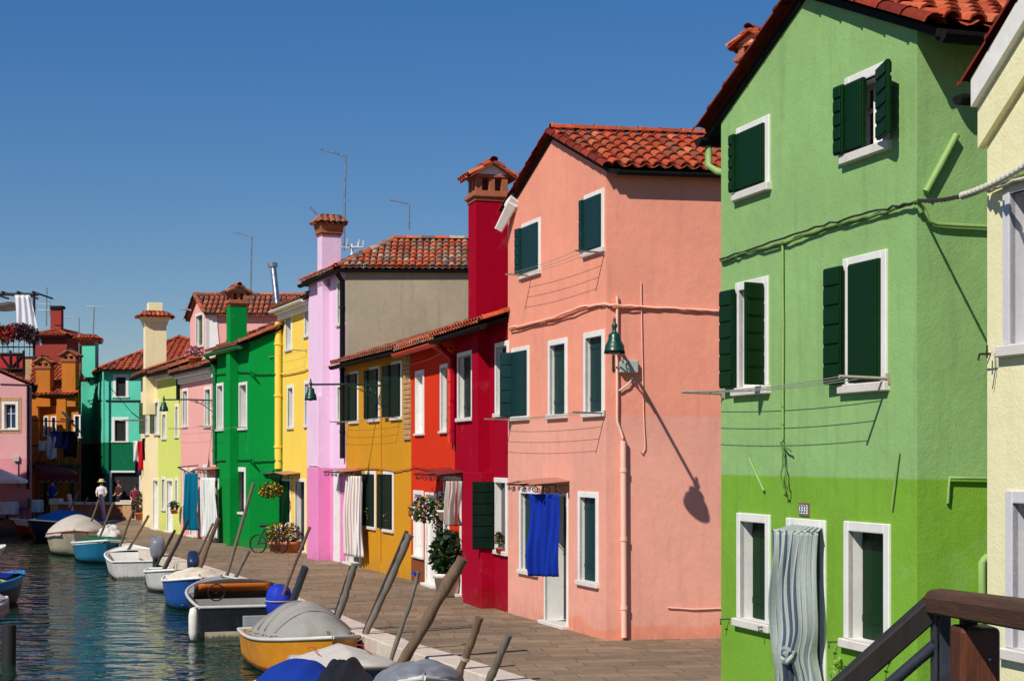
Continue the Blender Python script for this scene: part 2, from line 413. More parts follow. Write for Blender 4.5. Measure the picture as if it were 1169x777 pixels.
plain('black', (.008, .008, .009, 1), .6, .3, 5, bumpd=0)
plain('iron', (.02, .02, .022, 1), .5, .3, 12, bumpd=.001)
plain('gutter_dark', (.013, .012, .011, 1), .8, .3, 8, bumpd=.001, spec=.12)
plain('lamp_green', S(12, 66, 50), .38, .18, 9, bumpd=.0005, spec=.5)
plain('lamp_glass', (.25, .26, .25, 1), .15, .1, 9, bumpd=0, spec=.6)
plain('box_grey', S(170, 176, 160), .6, .08, 6)
plain('steel', (.45, .46, .47, 1), .35, .15, 9, metal=.9, bumpd=0)
plain('steel_dark', S(66, 72, 82), .45, .2, 9, metal=.5, bumpd=.0005)
plain('brick', S(168, 98, 66), .85, .3, 9, bumpd=.006, obj=False)
plain('brick_pale', S(190, 150, 104), .9, .35, 12, bumpd=.01, obj=False)
plain('pole_wood', S(112, 90, 70), .85, .4, 7, bumpd=.008, stretch=(1, 1, .16))
plain('pole_grey', S(116, 106, 94), .85, .35, 7, bumpd=.008, stretch=(1, 1, .16))
plain('pole_dark', S(44, 40, 38), .7, .3, 7, bumpd=.004, stretch=(1, 1, .16))
plain('rail_wood', S(86, 56, 34), .6, .45, 5, bumpd=.006, stretch=(6, .35, 6), obj=False)
plain('post_wood', S(92, 50, 28), .5, .45, 5, bumpd=.005, stretch=(6, 6, .5), obj=False)
plain('terracotta', S(190, 106, 70), .8, .15, 8, bumpd=.002)
plain('cable_dark', S(60, 54, 44), .6, .3, 20, bumpd=0)
plain('cable_white', S(205, 200, 180), .6, .2, 30, bumpd=0)
plain('rope', S(170, 160, 140), .9, .2, 30)
plain('line_wire', S(150, 150, 140), .5, .1, 5, bumpd=0)
plain('soil', (.03, .02, .015, 1), .9)
plain('skin', S(196, 150, 120), .6, .05, 5, bumpd=0)
attr('tile', .85, .28, .006, .2, 14)
attr('leaf', .6, .12, 0, .3, 20, trans=.25)
attr('cloth', .9, .08, .002, .15, 30, trans=.15)
def solidcol(name, rgb, rough=.6, **k): plain(name, S(*rgb), rough, **k); return name

# ================================================================ camera, sun, sky
cam = bpy.data.cameras.new('camera'); co = bpy.data.objects.new('camera', cam); COL.objects.link(co); scene.camera = co
co.location = (0, 0, H); co.rotation_euler = (math.radians(90), 0, 0)
cam.sensor_fit = 'HORIZONTAL'; cam.sensor_width = 36; cam.lens = F/1169*36; cam.shift_y = (HY-388.5)/1169; cam.clip_end = 6000; cam.clip_start = .05
RAY = Vector((.345, .49, -.565)).normalized()
sun = bpy.data.lights.new('sun', 'SUN'); so = bpy.data.objects.new('sun', sun); COL.objects.link(so)
sun.energy = 4.6; sun.angle = math.radians(.5); sun.color = (1, .945, .86); so.rotation_euler = RAY.to_track_quat('-Z', 'Y').to_euler(); so.location = (-20, -20, 30)
world = bpy.data.worlds.new('World'); scene.world = world; world.use_nodes = True
wn = world.node_tree; wn.nodes.clear()
wo = wn.nodes.new('ShaderNodeOutputWorld'); bg = wn.nodes.new('ShaderNodeBackground'); sk = wn.nodes.new('ShaderNodeTexSky')
sk.sky_type = 'NISHITA'; sk.sun_disc = False; sk.sun_elevation = math.asin(-RAY.z); sk.sun_rotation = math.atan2(-RAY.x, -RAY.y)
sk.air_density = 1.15; sk.dust_density = 0; sk.ozone_density = 8.0; sk.altitude = 0
hs_ = wn.nodes.new('ShaderNodeHueSaturation'); hs_.inputs['Saturation'].default_value = 1.45; hs_.inputs['Hue'].default_value = .514; gm_ = wn.nodes.new('ShaderNodeGamma'); gm_.inputs[1].default_value = .7; wn.links.new(sk.outputs[0], gm_.inputs[0]); wn.links.new(gm_.outputs[0], hs_.inputs['Color']); wn.links.new(hs_.outputs[0], bg.inputs[0]); wn.links.new(bg.outputs[0], wo.inputs[0]); bg.inputs[1].default_value = .126
vs_ = scene.view_settings; scene.display_settings.display_device = 'sRGB'
vs_.view_transform = 'Standard'; vs_.look = 'None'; vs_.exposure = .06; vs_.gamma = 1; vs_.use_curve_mapping = False
scene.cycles.max_bounces = 6

# ================================================================ setting
# quay edge, from near to far (outer top edge of the white kerb stone)
EDGE = [(2.4, 12.0), (1.05, 15.5), (-.02, 18.0), (-.78, 19.8), (-1.58, 21.67), (-2.17, 22.9), (-3.75, 27.6), (-5.6, 32.6), (-6.95, 36.0), (-8.9, 40.6), (-11.2, 46.0), (-13.6, 51.8), (-15.2, 55.6), (-16.35, 58.6), (-16.75, 60.6), (-16.9, 63.0), (-16.95, 66.2)]
def offs(pl, d):
    out = []
    for i, p in enumerate(pl):
        a = Vector(pl[max(0, i-1)]); b = Vector(pl[min(len(pl)-1, i+1)]); t = (b-a).normalized(); n = Vector((t.y, -t.x)); out.append(Vector(p)+n*d)
    return out
INNER = offs(EDGE, .42)
m, nt, b = mat_base('paving')
p = pos(nt); rot = nd(nt, 'ShaderNodeVectorRotate', rotation_type='Z_AXIS'); nt.links.new(p, rot.inputs[0]); rot.inputs['Angle'].default_value = math.radians(-8)
wb = noi(nt, p, .6, 2, .5, 1); v2 = nd(nt, 'ShaderNodeVectorMath', operation='MULTIPLY_ADD'); nt.links.new(wb, v2.inputs[0]); v2.inputs[1].default_value = (.10, .10, 0); nt.links.new(rot.outputs[0], v2.inputs[2])
br = nd(nt, 'ShaderNodeTexBrick'); nt.links.new(v2.outputs[0], br.inputs['Vector']); br.offset = .43; br.squash = 1.3; br.squash_frequency = 3
for k, v in (('Scale', 1), ('Mortar Size', .009), ('Mortar Smooth', .3), ('Bias', 0), ('Brick Width', .62), ('Row Height', .33)): br.inputs[k].default_value = v
br.inputs['Color1'].default_value = S(146, 126, 102); br.inputs['Color2'].default_value = S(122, 105, 84); br.inputs['Mortar'].default_value = S(104, 88, 68)
n1 = noi(nt, p, .35, 4, .6); n2 = noi(nt, p, 4, 6, .7); n3 = noi(nt, p, 40, 3, .6)
c = mixc(nt, 1, br.outputs[0], mixc(nt, ramp(nt, n1, .3, .7), (.8, .8, .82, 1), (1.18, 1.12, 1.05, 1)), 'MULTIPLY')
c = mixc(nt, 1, c, mixc(nt, ramp(nt, n2, .3, .72), (.78, .78, .78, 1), (1.15, 1.15, 1.15, 1)), 'MULTIPLY')
c = mixc(nt, ramp(nt, n2, .70, .76, 0, .5), c, S(150, 136, 118)); nt.links.new(c, b.inputs['Base Color']); b.inputs['Roughness'].default_value = .82; b.inputs['Specular IOR Level'].default_value = .3
hh = nd(nt, 'ShaderNodeMath', operation='MULTIPLY_ADD'); nt.links.new(br.outputs[1], hh.inputs[0]); hh.inputs[1].default_value = -1.2; nt.links.new(n3, hh.inputs[2]); bump(nt, b, hh.outputs[0], .6, .008)
q = MB()
poly = [tuple(x) for x in INNER]
left = [(-16.95, 66.45), (-60, 66.6), (-400, 70)]
q.face([(x, y, 0) for x, y in poly+left+[(-900, 2500), (900, 2500), (900, 12)]][::-1], 0)
pv = q.build('ground', 'paving'); tag(pv, 'brown stone paved quay between canal and houses', kind='structure')
q = MB()   # white kerb stones with joints, and the quay wall below
O, I = [Vector(x) for x in EDGE], INNER
def lerp_pl(pl, s):
    acc = 0
    for i in range(len(pl)-1):
        l = (Vector(EDGE[i+1])-Vector(EDGE[i])).length
        if s <= acc+l or i == len(pl)-2: return Vector(pl[i]).lerp(Vector(pl[i+1]), min(1, (s-acc)/l))
        acc += l
tot = sum((O[i+1]-O[i]).length for i in range(len(O)-1)); s = 0; rd = random.Random(3)
while s < tot-.2:
    e = min(tot, s+rd.uniform(1.1, 1.7)); a, b_, c_, d_ = lerp_pl(EDGE, s+.006), lerp_pl(EDGE, e-.006), lerp_pl(INNER, e-.006), lerp_pl(INNER, s+.006)
    zt = .012+rd.uniform(0, .012); zb = -.2
    T = [Vector((*v, zt)) for v in (a, b_, c_, d_)]; B_ = [Vector((*v, zb)) for v in (a, b_, c_, d_)]
    q.add(T+B_, [(0, 3, 2, 1), (0, 1, 5, 4), (1, 2, 6, 5), (2, 3, 7, 6), (3, 0, 4, 7)]); s = e
kb = q.build('kerb', 'quay_stone', bevel=.012); tag(kb, 'pale stone kerb along the canal edge', kind='structure')
m, nt, b = mat_base('quay_wall')
p = pos(nt); sp = nd(nt, 'ShaderNodeSeparateXYZ'); nt.links.new(p, sp.inputs[0]); cb = nd(nt, 'ShaderNodeCombineXYZ'); nt.links.new(sp.outputs[1], cb.inputs[0]); nt.links.new(sp.outputs[2], cb.inputs[1])
br = nd(nt, 'ShaderNodeTexBrick'); nt.links.new(cb.outputs[0], br.inputs[0])
for k, v in (('Scale', 1), ('Mortar Size', .008), ('Brick Width', .26), ('Row Height', .07)): br.inputs[k].default_value = v
br.inputs['Color1'].default_value = S(150, 84, 58); br.inputs['Color2'].default_value = S(112, 70, 52); br.inputs['Mortar'].default_value = S(120, 106, 90)
n1 = noi(nt, p, 3, 5, .6); c = mixc(nt, ramp(nt, sp.outputs[2], -.5, -.25, .9, 0), br.outputs[0], S(48, 52, 34)); c = mixc(nt, ramp(nt, n1, .45, .7, 0, .6), c, S(80, 66, 50))
nt.links.new(c, b.inputs['Base Color']); b.inputs['Roughness'].default_value = .8; bump(nt, b, n1, .6, .02)
q = MB(); OW = offs(EDGE, .05)
for i in range(len(OW)-1): q.face([(*OW[i], -.19), (*OW[i+1], -.19), (*OW[i+1], -1.6), (*OW[i], -1.6)])
q.face([(-16.9, 66.25, -.0), (-16.9, 66.25, -1.6), (-400, 69.8, -1.6), (-400, 69.8, 0)])
wl = q.build('quay_wall', 'quay_wall'); tag(wl, 'brick face of the quay above the water', kind='structure')
# left bank
q = MB(); LB = [(-9.4, 8), (-12.9, 30), (-15.2, 40), (-18.6, 52), (-20.5, 62.6), (-40, 63)]
q.face([(x, y, 0) for x, y in LB]+[(-400, 63, 0), (-400, 8, 0)])
for i in range(len(LB)-1): q.face([(*LB[i], 0), (*LB[i], -1.6), (*LB[i+1], -1.6), (*LB[i+1], 0)])
lb = q.build('opposite_quay', 'paving'); tag(lb, 'paved quay on the other side of the canal', kind='structure')
# water
m, nt, b = mat_base('water')
p = pos(nt)
w1 = noi(nt, scaled(nt, p, (.7, 1.15, 1)), 2.1, 1.5, .5); w2 = noi(nt, scaled(nt, p, (.8, 1.3, 1)), 6.5, 1, .5); w3 = noi(nt, p, .5, 2, .5)
a1 = nd(nt, 'ShaderNodeMath', operation='MULTIPLY_ADD'); nt.links.new(w2, a1.inputs[0]); a1.inputs[1].default_value = .16; nt.links.new(w1, a1.inputs[2])
a2 = nd(nt, 'ShaderNodeMath', operation='MULTIPLY_ADD'); nt.links.new(w3, a2.inputs[0]); a2.inputs[1].default_value = .8; nt.links.new(a1.outputs[0], a2.inputs[2])
b.inputs['Base Color'].default_value = (.006, .030, .016, 1); b.inputs['Roughness'].default_value = .0; b.inputs['IOR'].default_value = 1.38
bump(nt, b, a2.outputs[0], 1.0, .085)
q = MB(); q.face([(-900, -200, WATER_Z), (900, -200, WATER_Z), (900, 2500, WATER_Z), (-900, 2500, WATER_Z)])
wt = q.build('water', 'water'); tag(wt, 'dark rippled canal water', kind='structure')

# ================================================================ houses
class House:
    def __init__(s, label, A, B, D, ze, paintm, kind='eave', pitch=.42, w=None, pal='brown', sidem=None, ov=.28, base=None, ridge_u=.5, group='painted houses in a row along the quay', cat='house', side_over=0.06, course=.34, pitch_t=.2):
        s.front = Fac(A, B); s.w = (-s.front.n if w is None else Vector((w[0], w[1], 0))).normalized()
        s.D, s.ze, s.kind, s.pitch, s.pal, s.ov = D, ze, kind, pitch, pal, ov
        s.h = thing('house', (s.front.B.x, s.front.B.y, 0), label, cat, group)
        s.side = Fac(s.front.B, s.front.B+s.w*D); s.mats = [paintm, sidem or paintm]; s.ru = ridge_u; s.so = side_over; s.course = course; s.pt_ = pitch_t
    def finish(s, roof=True):
        f, w, D, ze = s.front, s.w, s.D, s.ze; L = f.L; A, B = f.A, f.B; d = f.d; mb = MB(); zb = -.15
        half = D*.5 if s.kind != 'gable' else 0
        if s.kind == 'gable':
            mu = L*s.ru; zr = ze+s.pitch*mu; zA = ze; zB = zr-s.pitch*(L-mu)
            wall_face(mb, f, [(0, zb), (L, zb), (L, zB), (mu, zr), (0, zA)])
            wall_face(mb, s.side, [(0, zb), (D, zb), (D, zB), (0, zB)], 1)
            R = lambda P_, z: P_+UP*z
            mb.face([R(A, zb), R(A, zA), R(A+w*D, zA), R(A+w*D, zb)], 0)
            mb.face([R(A+w*D, zb), R(A+w*D, zA), R(A+w*D+d*mu, zr), R(B+w*D, zB), R(B+w*D, zb)], 0)
        else:
            zr = ze+s.pitch*half
            wall_face(mb, f, [(0, zb), (L, zb), (L, ze), (0, ze)])
            pr = [(0, zb), (D, zb), (D, ze), (half, zr), (0, ze)] if s.kind == 'eave' else [(0, zb), (D, zb), (D, ze), (0, ze)]
            wall_face(mb, s.side, pr, 1)
            lf = Fac(A+w*D, A); wall_face(mb, lf, [(D-u, z) for u, z in pr][::-1], 0)
            bk = Fac(s.side.B, A+w*D); wall_face(mb, bk, [(0, zb), (bk.L, zb), (bk.L, ze), (0, ze)], 0)
        s.wall = mb.build('wall', s.mats, s.h)
        if not roof: return s.h
        t = MB(); ov = s.ov; p = s.pitch; n = f.n; lift = .07; so = s.so
        V = lambda P_, z: Vector((P_.x, P_.y, z))
        sl = MB()
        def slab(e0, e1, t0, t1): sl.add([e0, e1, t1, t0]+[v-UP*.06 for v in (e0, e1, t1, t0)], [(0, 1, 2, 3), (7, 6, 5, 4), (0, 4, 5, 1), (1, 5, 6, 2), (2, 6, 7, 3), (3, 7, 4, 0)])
        def slope(e0, e1, t0, t1, sd):
            slab(e0, e1, t0, t1); u = UP*lift; tile_roof(t, e0+u, e1+u, t0+u, t1+u, s.pal, s.pt_, s.course, sd)
        if s.kind == 'gable':
            M = A+d*mu; fo = .03
            for sg, Q, zq in ((1, B, zB), (-1, A, zA)):
                e0, e1 = V(Q+d*sg*ov-w*fo, zq-p*ov), V(Q+d*sg*ov+w*(D+.1), zq-p*ov); t0, t1 = V(M-w*fo, zr), V(M+w*(D+.1), zr)
                slope(e0, e1, t0, t1, 5+sg)
                ridge_tiles(t, e0-w*.03+UP*.06, t0-w*.03+UP*.06, 'verge' if 'verge' in TILE else s.pal, .085, .33, 4+sg)
            ridge_tiles(t, V(M-w*fo, zr+lift+.05), V(M+w*(D+.1), zr+lift+.05), s.pal)
            s.eB = (V(B+d*ov-w*fo, zB-p*ov), V(B+d*ov+w*D, zB-p*ov)); s.eA = (V(A-d*ov-w*fo, zA-p*ov), V(A-d*ov+w*D, zA-p*ov))
        elif s.kind == 'eave':
            e0, e1 = V(A-d*so+n*ov, ze-p*ov), V(B+d*so+n*ov, ze-p*ov); t0, t1 = V(A-d*so+w*half, zr), V(B+d*so+w*half, zr)
            slope(e0, e1, t0, t1, 11); s.eF = (e0, e1)
            g0, g1 = V(B+d*so+w*(D+ov), ze-p*ov), V(A-d*so+w*(D+ov), ze-p*ov); slab(g0, g1, t1, t0); tile_roof(t, g0+UP*lift, g1+UP*lift, t1+UP*lift, t0+UP*lift, s.pal, .22, .4, 12)
            ridge_tiles(t, t0+UP*(lift+.04), t1+UP*(lift+.04), s.pal)
            ridge_tiles(t, e1+UP*(lift+.03), t1+UP*(lift+.03), s.pal, .09)
        else:
            C = [A, B, B+w*D, A+w*D]; cen = (C[0]+C[2])/2
            def out(P_): return P_+(P_-cen).normalized()*ov*1.3
            E = [V(out(c), ze-p*ov*.8) for c in C]; hw = min(L, D)/2; zr = ze+p*hw
            if L > D: r0, r1 = V(A+w*D/2+d*hw, zr), V(B+w*D/2-d*hw, zr)
            else: r0, r1 = V(A+d*L/2+w*hw, zr), V(A+d*L/2+w*(D-hw), zr)
            if L > D: q4 = [(E[0], E[1], r0, r1), (E[1], E[2], r1, r1), (E[2], E[3], r1, r0), (E[3], E[0], r0, r0)]; hips = [(E[0], r0), (E[1], r1), (E[2], r1), (E[3], r0)]
            else: q4 = [(E[0], E[1], r0, r0), (E[1], E[2], r0, r1), (E[2], E[3], r1, r1), (E[3], E[0], r1, r0)]; hips = [(E[0], r0), (E[1], r0), (E[2], r1), (E[3], r1)]
            for k, (a, b_, c_, d_) in enumerate(q4): slope(a, b_, c_, d_, 20+k)
            for a, b_ in hips: ridge_tiles(t, a+UP*(lift+.03), b_+UP*(lift+.03), s.pal, .1)
            ridge_tiles(t, r0+UP*(lift+.05), r1+UP*(lift+.05), s.pal); s.eF = (E[0], E[1]); s.eS = (E[1], E[2])
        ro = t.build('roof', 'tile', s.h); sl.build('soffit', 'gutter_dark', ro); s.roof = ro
        return s.h
    def breast(s, u0, u1, p, z0, z1, m=None):
        mb = MB(); mb.fbox(s.front, u0, u1, z0, z1, -.02, p); return mb.build('chimney_breast', m or s.mats[0], s.h, bevel=.01)
    def gutter(s, p0, p1, m='gutter_dark', r=.07, drop=.02, name='gutter'):
        mb = MB(); p0, p1 = Vector(p0), Vector(p1); t = (p1-p0).normalized(); sd = t.cross(UP)
        ring = [(-math.cos(math.pi*k/8)*r, -math.sin(math.pi*k/8)*r) for k in range(9)]+[(math.cos(math.pi*k/8)*(r-.012), -math.sin(math.pi*k/8)*(r-.012)) for k in range(9)]
        vs = [q+sd*a+UP*(b_-drop) for q in (p0, p1) for a, b_ in ring]; N = 18
        mb.add(vs, [(k, (k+1) % N, N+(k+1) % N, N+k) for k in range(N)], 0, None, False)
        for q in (0, N): mb.add([vs[q+k] for k in range(9)], [tuple(range(9))])
        return mb.build(name, m, s.h)
    def pipe(s, pts, m='gutter_dark', r=.045, name='downpipe'):
        mb = MB(); mb.tube(pts, r, 10)
        for a, b_ in zip(pts, pts[1:]):
            a, b_ = Vector(a), Vector(b_)
            if (b_-a).length > 1.2:
                for t in (.15, .5, .85): q = a.lerp(b_, t); mb.tube([q-(b_-a).normalized()*.025, q+(b_-a).normalized()*.025], r*1.25, 10)
        return mb.build(name, m, s.h)
TILE['verge'] = [S(120, 40, 26), S(104, 34, 24), S(134, 48, 30)]

def dry_rack(hs, pxl, pxr, py, out=.5, lines=3, extra=.0, m='line_wire', pm='steel', py2=None):
    """two poles standing out from the wall with lines strung between"""
    f = hs.front; (u0, z0), (u1, z1) = f.at(pxl, py2 or py), f.at(pxr, py); z = (z0+z1)/2
    fr = MB()
    for u in (u0, u1):
        fr = MB(); fr.tube([f.pt(u, z, 0), f.pt(u, z+.01, out)], .014, 6); fr.box(f.pt(u-.02, z-.04, 0), f.d*.04, f.n*.02, UP*.08)
        o = fr.build('drying_bracket', pm, hs.h)
    for k in range(lines):
        q = MB(); a = out*(.35+.6*k/max(1, lines-1)); pts = [f.pt(u0+(u1-u0)*i/8, z+.012-.03*4*(i/8)*(1-i/8), a) for i in range(9)]; q.tube(pts, .0035, 4); q.build('drying_line', m, o)
    return o

# ---------------- bright green house (nearest)
paint('paint_green', S(144, 182, 114), S(122, 168, 56), 2.45, seed=3, wear=.75)
GH = House('tall light green house with dark green shutters and striped door curtain', (1.93, 14.55), (2.935, 11.42), 6.0, 5.76, 'paint_green', 'gable', .42, pal='orange', ov=.32)
f = GH.front; g = dict(fw=.075)
window(GH.h, f, 842, 879.5, 139, 224, leaves=[('L', 178, .09), ('R', 0, 'full')], **g)
window(GH.h, f, 966, 1016, 79, 180, leaves=[('L', 178, .13), ('L', 0, .26), ('R', 163, .30)], inside='lace', **g)
window(GH.h, f, 841, 878, 319, 451, leaves=[('L', 178, .25), ('R', 105, .2)], inside='lace', bands=6, **g)
window(GH.h, f, 964, 1013.5, 290, 448, leaves=[('L', 178, .25), ('R', 0, .44)], bands=6, **g)
window(GH.h, f, 842.5, 880, 586, 718, shut='closed', dep=.16, **g)
window(GH.h, f, 965, 1017, 596, 744, shut='closed', dep=.16, **g)
gd = window(GH.h, f, 899, 943.5, 592, 0, kind='door', z0=0, pane='doorway_shade', **g)
GH.finish()
GH.gutter(GH.eB[0]+GH.w*.02, GH.eB[1], r=.075); GH.gutter(GH.eA[0]-GH.w*.06, GH.eA[1], r=.075)
a = GH.eA[0]+GH.w*.05-UP*.05
plain('pipe_green', S(140, 172, 96), .6, .1)
GH.pipe([a, a-UP*.22, a-UP*.3+f.d*.16-f.n*.02, a-UP*.36+f.d*.30-GH.w*.05+GH.w*.3], 'pipe_green', .035)
# number plate
mb = MB(); u0, z0 = f.at(913, 588); u1, z1 = f.at(924.5, 574); mb.fbox(f, u0, u1, z0, z1, 0, .012)
npl = mb.build('number_plate', solidcol('plate_rim', (120, 96, 84)), GH.h); mb = MB(); mb.fbox(f, u0+.018, u1-.018, z0+.018, z1-.018, .01, .015); fc = mb.build('plate_face', 'white_frame', npl)
def text_mesh(body, size, M, mat, parent, name='lettering', depth=.002):
    cu = bpy.data.curves.new(name, 'FONT'); cu.body = body; cu.size = size; cu.align_x = 'CENTER'; cu.align_y = 'CENTER'; cu.extrude = depth
    o = bpy.data.objects.new(name, cu); COL.objects.link(o); dg = bpy.context.evaluated_depsgraph_get(); dg.update()
    me = bpy.data.meshes.new_from_object(o.evaluated_get(dg)); bpy.data.objects.remove(o)
    M2 = Matrix.Translation(-ROOTLOC[root_of(parent).name]) @ M; me.transform(M2); me.materials.clear(); me.materials.append(MATS[mat])
    q = bpy.data.objects.new(name, me); COL.objects.link(q); q.parent = parent; return q
def fac_matrix(fac, u, z, o):
    M = Matrix.Identity(4); 
    for i, a_ in enumerate((fac.d, UP, fac.n)):
        for k in range(3): M[k][i] = a_[k]
    M.translation = fac.pt(u, z, o); return M
solidcol('digit_blue', (40, 50, 90))
text_mesh('333', (u1-u0)*.5, fac_matrix(f, (u0+u1)/2, (z0+z1)/2, .017), 'digit_blue', npl)
# curtain of the door, hung forward on a rail, knotted at the bottom
def curtain(parent, fac, u0, u1, zt, zb, o0, o1, stripes, folds=7, amp=.035, knot=None, name='door_curtain', hem=None, seed=1, flare=0, nu=90, nv=26, lean=0):
    mb = MB(); rd = random.Random(seed); ph = [rd.uniform(0, 6.28) for _ in range(4)]
    def fn(i, j):
        u = u0+(u1-u0)*i; z = zt+(zb-zt)*j; a = amp*(.35+.65*j)
        nz = noise.noise((i*3.1+seed, j*1.3, 0)); nf = noise.noise((i*6+seed*2, j*2.2, 4)); fold = math.sin(i*folds*6.283+ph[0]+.6*math.sin(j*3+ph[1])+2.6*nz)*a*(1+1.1*nf)+nf*a*.5+math.sin(i*folds*2.3*6.283+ph[2]+j*2)*a*.35
        o = o0+(o1-o0)*i+.02*math.sin(j*5+ph[3]) + lean*j
        if knot:
            k = math.exp(-((j-knot)/.10)**2); uc = u0+(u1-u0)*.5; u = u+(uc-u)*.14*k; o += .05*k*math.cos((i-.5)*3)
            u += .02*math.sin(j*9+i*4)
        u += flare*j*(i-.5)
        return fac.pt(u+fold*.35, z+(.05*math.sin(i*9+ph[1]) if knot and j > .9 else 0), o+fold)
    def cf(i, j):
        if hem and j > .965: return hem
        x = (i*1.0) % 1.0; acc = 0
        t = x*len(stripes); return stripes[int(t) % len(stripes)]
    mb.grid(fn, nu, nv, 0, None, True, cf); return mb.build(name, 'cloth', parent, solid=.004)
bl, wh, gy = S(80, 94, 112), S(180, 188, 180), S(146, 158, 156)
st = []
for k in range(7): st += [bl, bl, wh, wh, gy, wh, wh]
(u0, _), (u1, _) = f.at(899, 660, .30), f.at(934, 660, .06)
uc0, zc = f.at(882, 612, .36)
cu = curtain(GH.h, f, f.at(880, 640, .34)[0], f.at(934, 640, .12)[0], f.at(905, 607, .25)[1], f.at(905, 802, .25)[1], .34, .12, st, folds=6, amp=.03, knot=.72, seed=5, nu=140, nv=50)
mb = MB(); zt = f.at(905, 607, .25)[1]; ul, ur = f.at(880, 640, .34)[0], f.at(934, 640, .12)[0]
mb.grid(lambda i, j: f.pt((ul+(ur-ul)*i)*(1-j)+(f.at(905, 610)[0]+(f.at(938, 610)[0]-f.at(905, 610)[0])*i)*j, zt+.045*j+.01*math.sin(i*40)*(1-j), (.34-.22*i)*(1-j)-.02*j), 140, 4, 0, None, True, lambda i, j: st[int(i*len(st)) % len(st)])
mb.build('curtain_top', 'cloth', cu, solid=.003)
mb = MB(); rd = random.Random(4)
for k in range(5):
    c0 = f.pt((ul+ur)/2+rd.uniform(-.06, .06), f.at(905, 746, .25)[1]+rd.uniform(-.03, .03), .29)
    pts = [c0+f.d*math.cos(a)*.06*rd.uniform(.8, 1.2)+UP*math.sin(a)*.05+f.n*.03*math.sin(2*a+k) for a in [i*.7+k for i in range(8)]]
    mb.tube(pts, .018, 8, 0, wh if k % 2 else gy)
mb.build('curtain_knot', 'cloth', cu)
# cables on the green house
cy = lambda px, py, o=.03: f.w(px, py, o)
plain('cable_green', S(92, 122, 50), .6, .3, 20)
cable('wall_cable', [cy(822, 299), cy(850, 289), cy(900, 276), cy(950, 258), cy(1000, 246), cy(1040, 233), cy(1047, 231, .05)], .011, 'cable_green', GH.h, 6, .008, 7)
cable('wall_cable', [cy(822, 296), cy(880, 277), cy(940, 257), cy(1000, 241), cy(1046, 230, .05)], .009, 'cable_dark', GH.h, 6, .010, 7)
sf = GH.side; sy = lambda px, py, o=.03: sf.w(px, py, o)
cable('wall_cable', [sy(1048, 231, .06), sy(1055, 238), sy(1060, 252), sy(1070, 256), sy(1128, 259)], .016, 'pipe_green', GH.h, 8, .002, 3)
cable('conduit', [f.w(893.5, 276, .02), f.w(894, 400, .02), f.w(893.5, 500, .02)], .012, 'pipe_green', GH.h, 6, .002, 4)
cable('loose_wire', [f.w(893.5, 500, .03), f.w(893, 540, .05), f.w(896, 566, .04), f.w(899, 560, .06), f.w(895, 530, .05), f.w(892, 505, .04), f.w(903, 515, .05)], .007, 'cable_green', GH.h, 6, .012, 5)
cable('pipe_stub', [sy(1057, 219), sy(1074, 188), sy(1092, 154)], .026, 'pipe_green', GH.h, 10, 0, 2)
cable('pipe_stub', [f.w(855, 523, .02), f.w(872, 560, .02)], .011, 'pipe_green', GH.h, 8, .0, 2)
cable('pipe_stub', [f.w(1026, 516, .02), f.w(1018, 580, .02)], .010, 'pipe_green', GH.h, 8, .0, 2)
cable('wall_pipe', [sy(1082, 574, .02), sy(1084, 545, .03), sy(1128, 546, .03)], .012, 'pipe_green', GH.h, 8, .0, 2)
cable('wall_pipe', [sy(1121, 700, .05), sy(1121, 642, .05), sy(1126, 636, .05), sy(1135, 636, .05)], .03, 'pipe_green', GH.h, 8, .0, 2)
dry_rack(GH, 826, 1015, 433.5, .42, 3, py2=448, pm='rope')
for px, py in ((833, 706), (877, 715), (958, 732), (1017, 752)):
    q = MB(); u, z = f.at(px, py); q.tube([f.pt(u, z, 0), f.pt(u, z, .09), f.pt(u, z-.05, .09)], .006, 6); q.tube([f.pt(u-.03, z, .085), f.pt(u+.03, z, .085)], .005, 6); q.build('shutter_hook', 'iron', GH.h)
# bundle of cables spanning to the next house
q0 = sf.w(1048, 229, .06); q1 = P(1180, 183, 9.0)
mb = MB(); rd = random.Random(2)
for s_ in range(5):
    pts = []
    for i in range(26):
        t = i/25; p_ = q0.lerp(q1, t); p_.z -= .07*4*t*(1-t); a = s_*1.256+t*40; p_ += Vector((0, math.cos(a), math.sin(a)))*.012; pts.append(p_)
    mb.tube(pts, .006, 5)
cb_ = mb.build('cable_bundle', 'cable_dark', GH.h)
mb = MB()
for i in range(17):
    t = .45+i*.034; p_ = q0.lerp(q1, t); p_.z -= .07*4*t*(1-t); dr = (q1-q0).normalized()
    bp = globals().setdefault('bp_', []); bp += [p_-dr*.018, p_+dr*.002]
mb.tube(bp_, [.027, .011]*17, 8)
mb.build('cable_binding', 'cable_white', cb_)

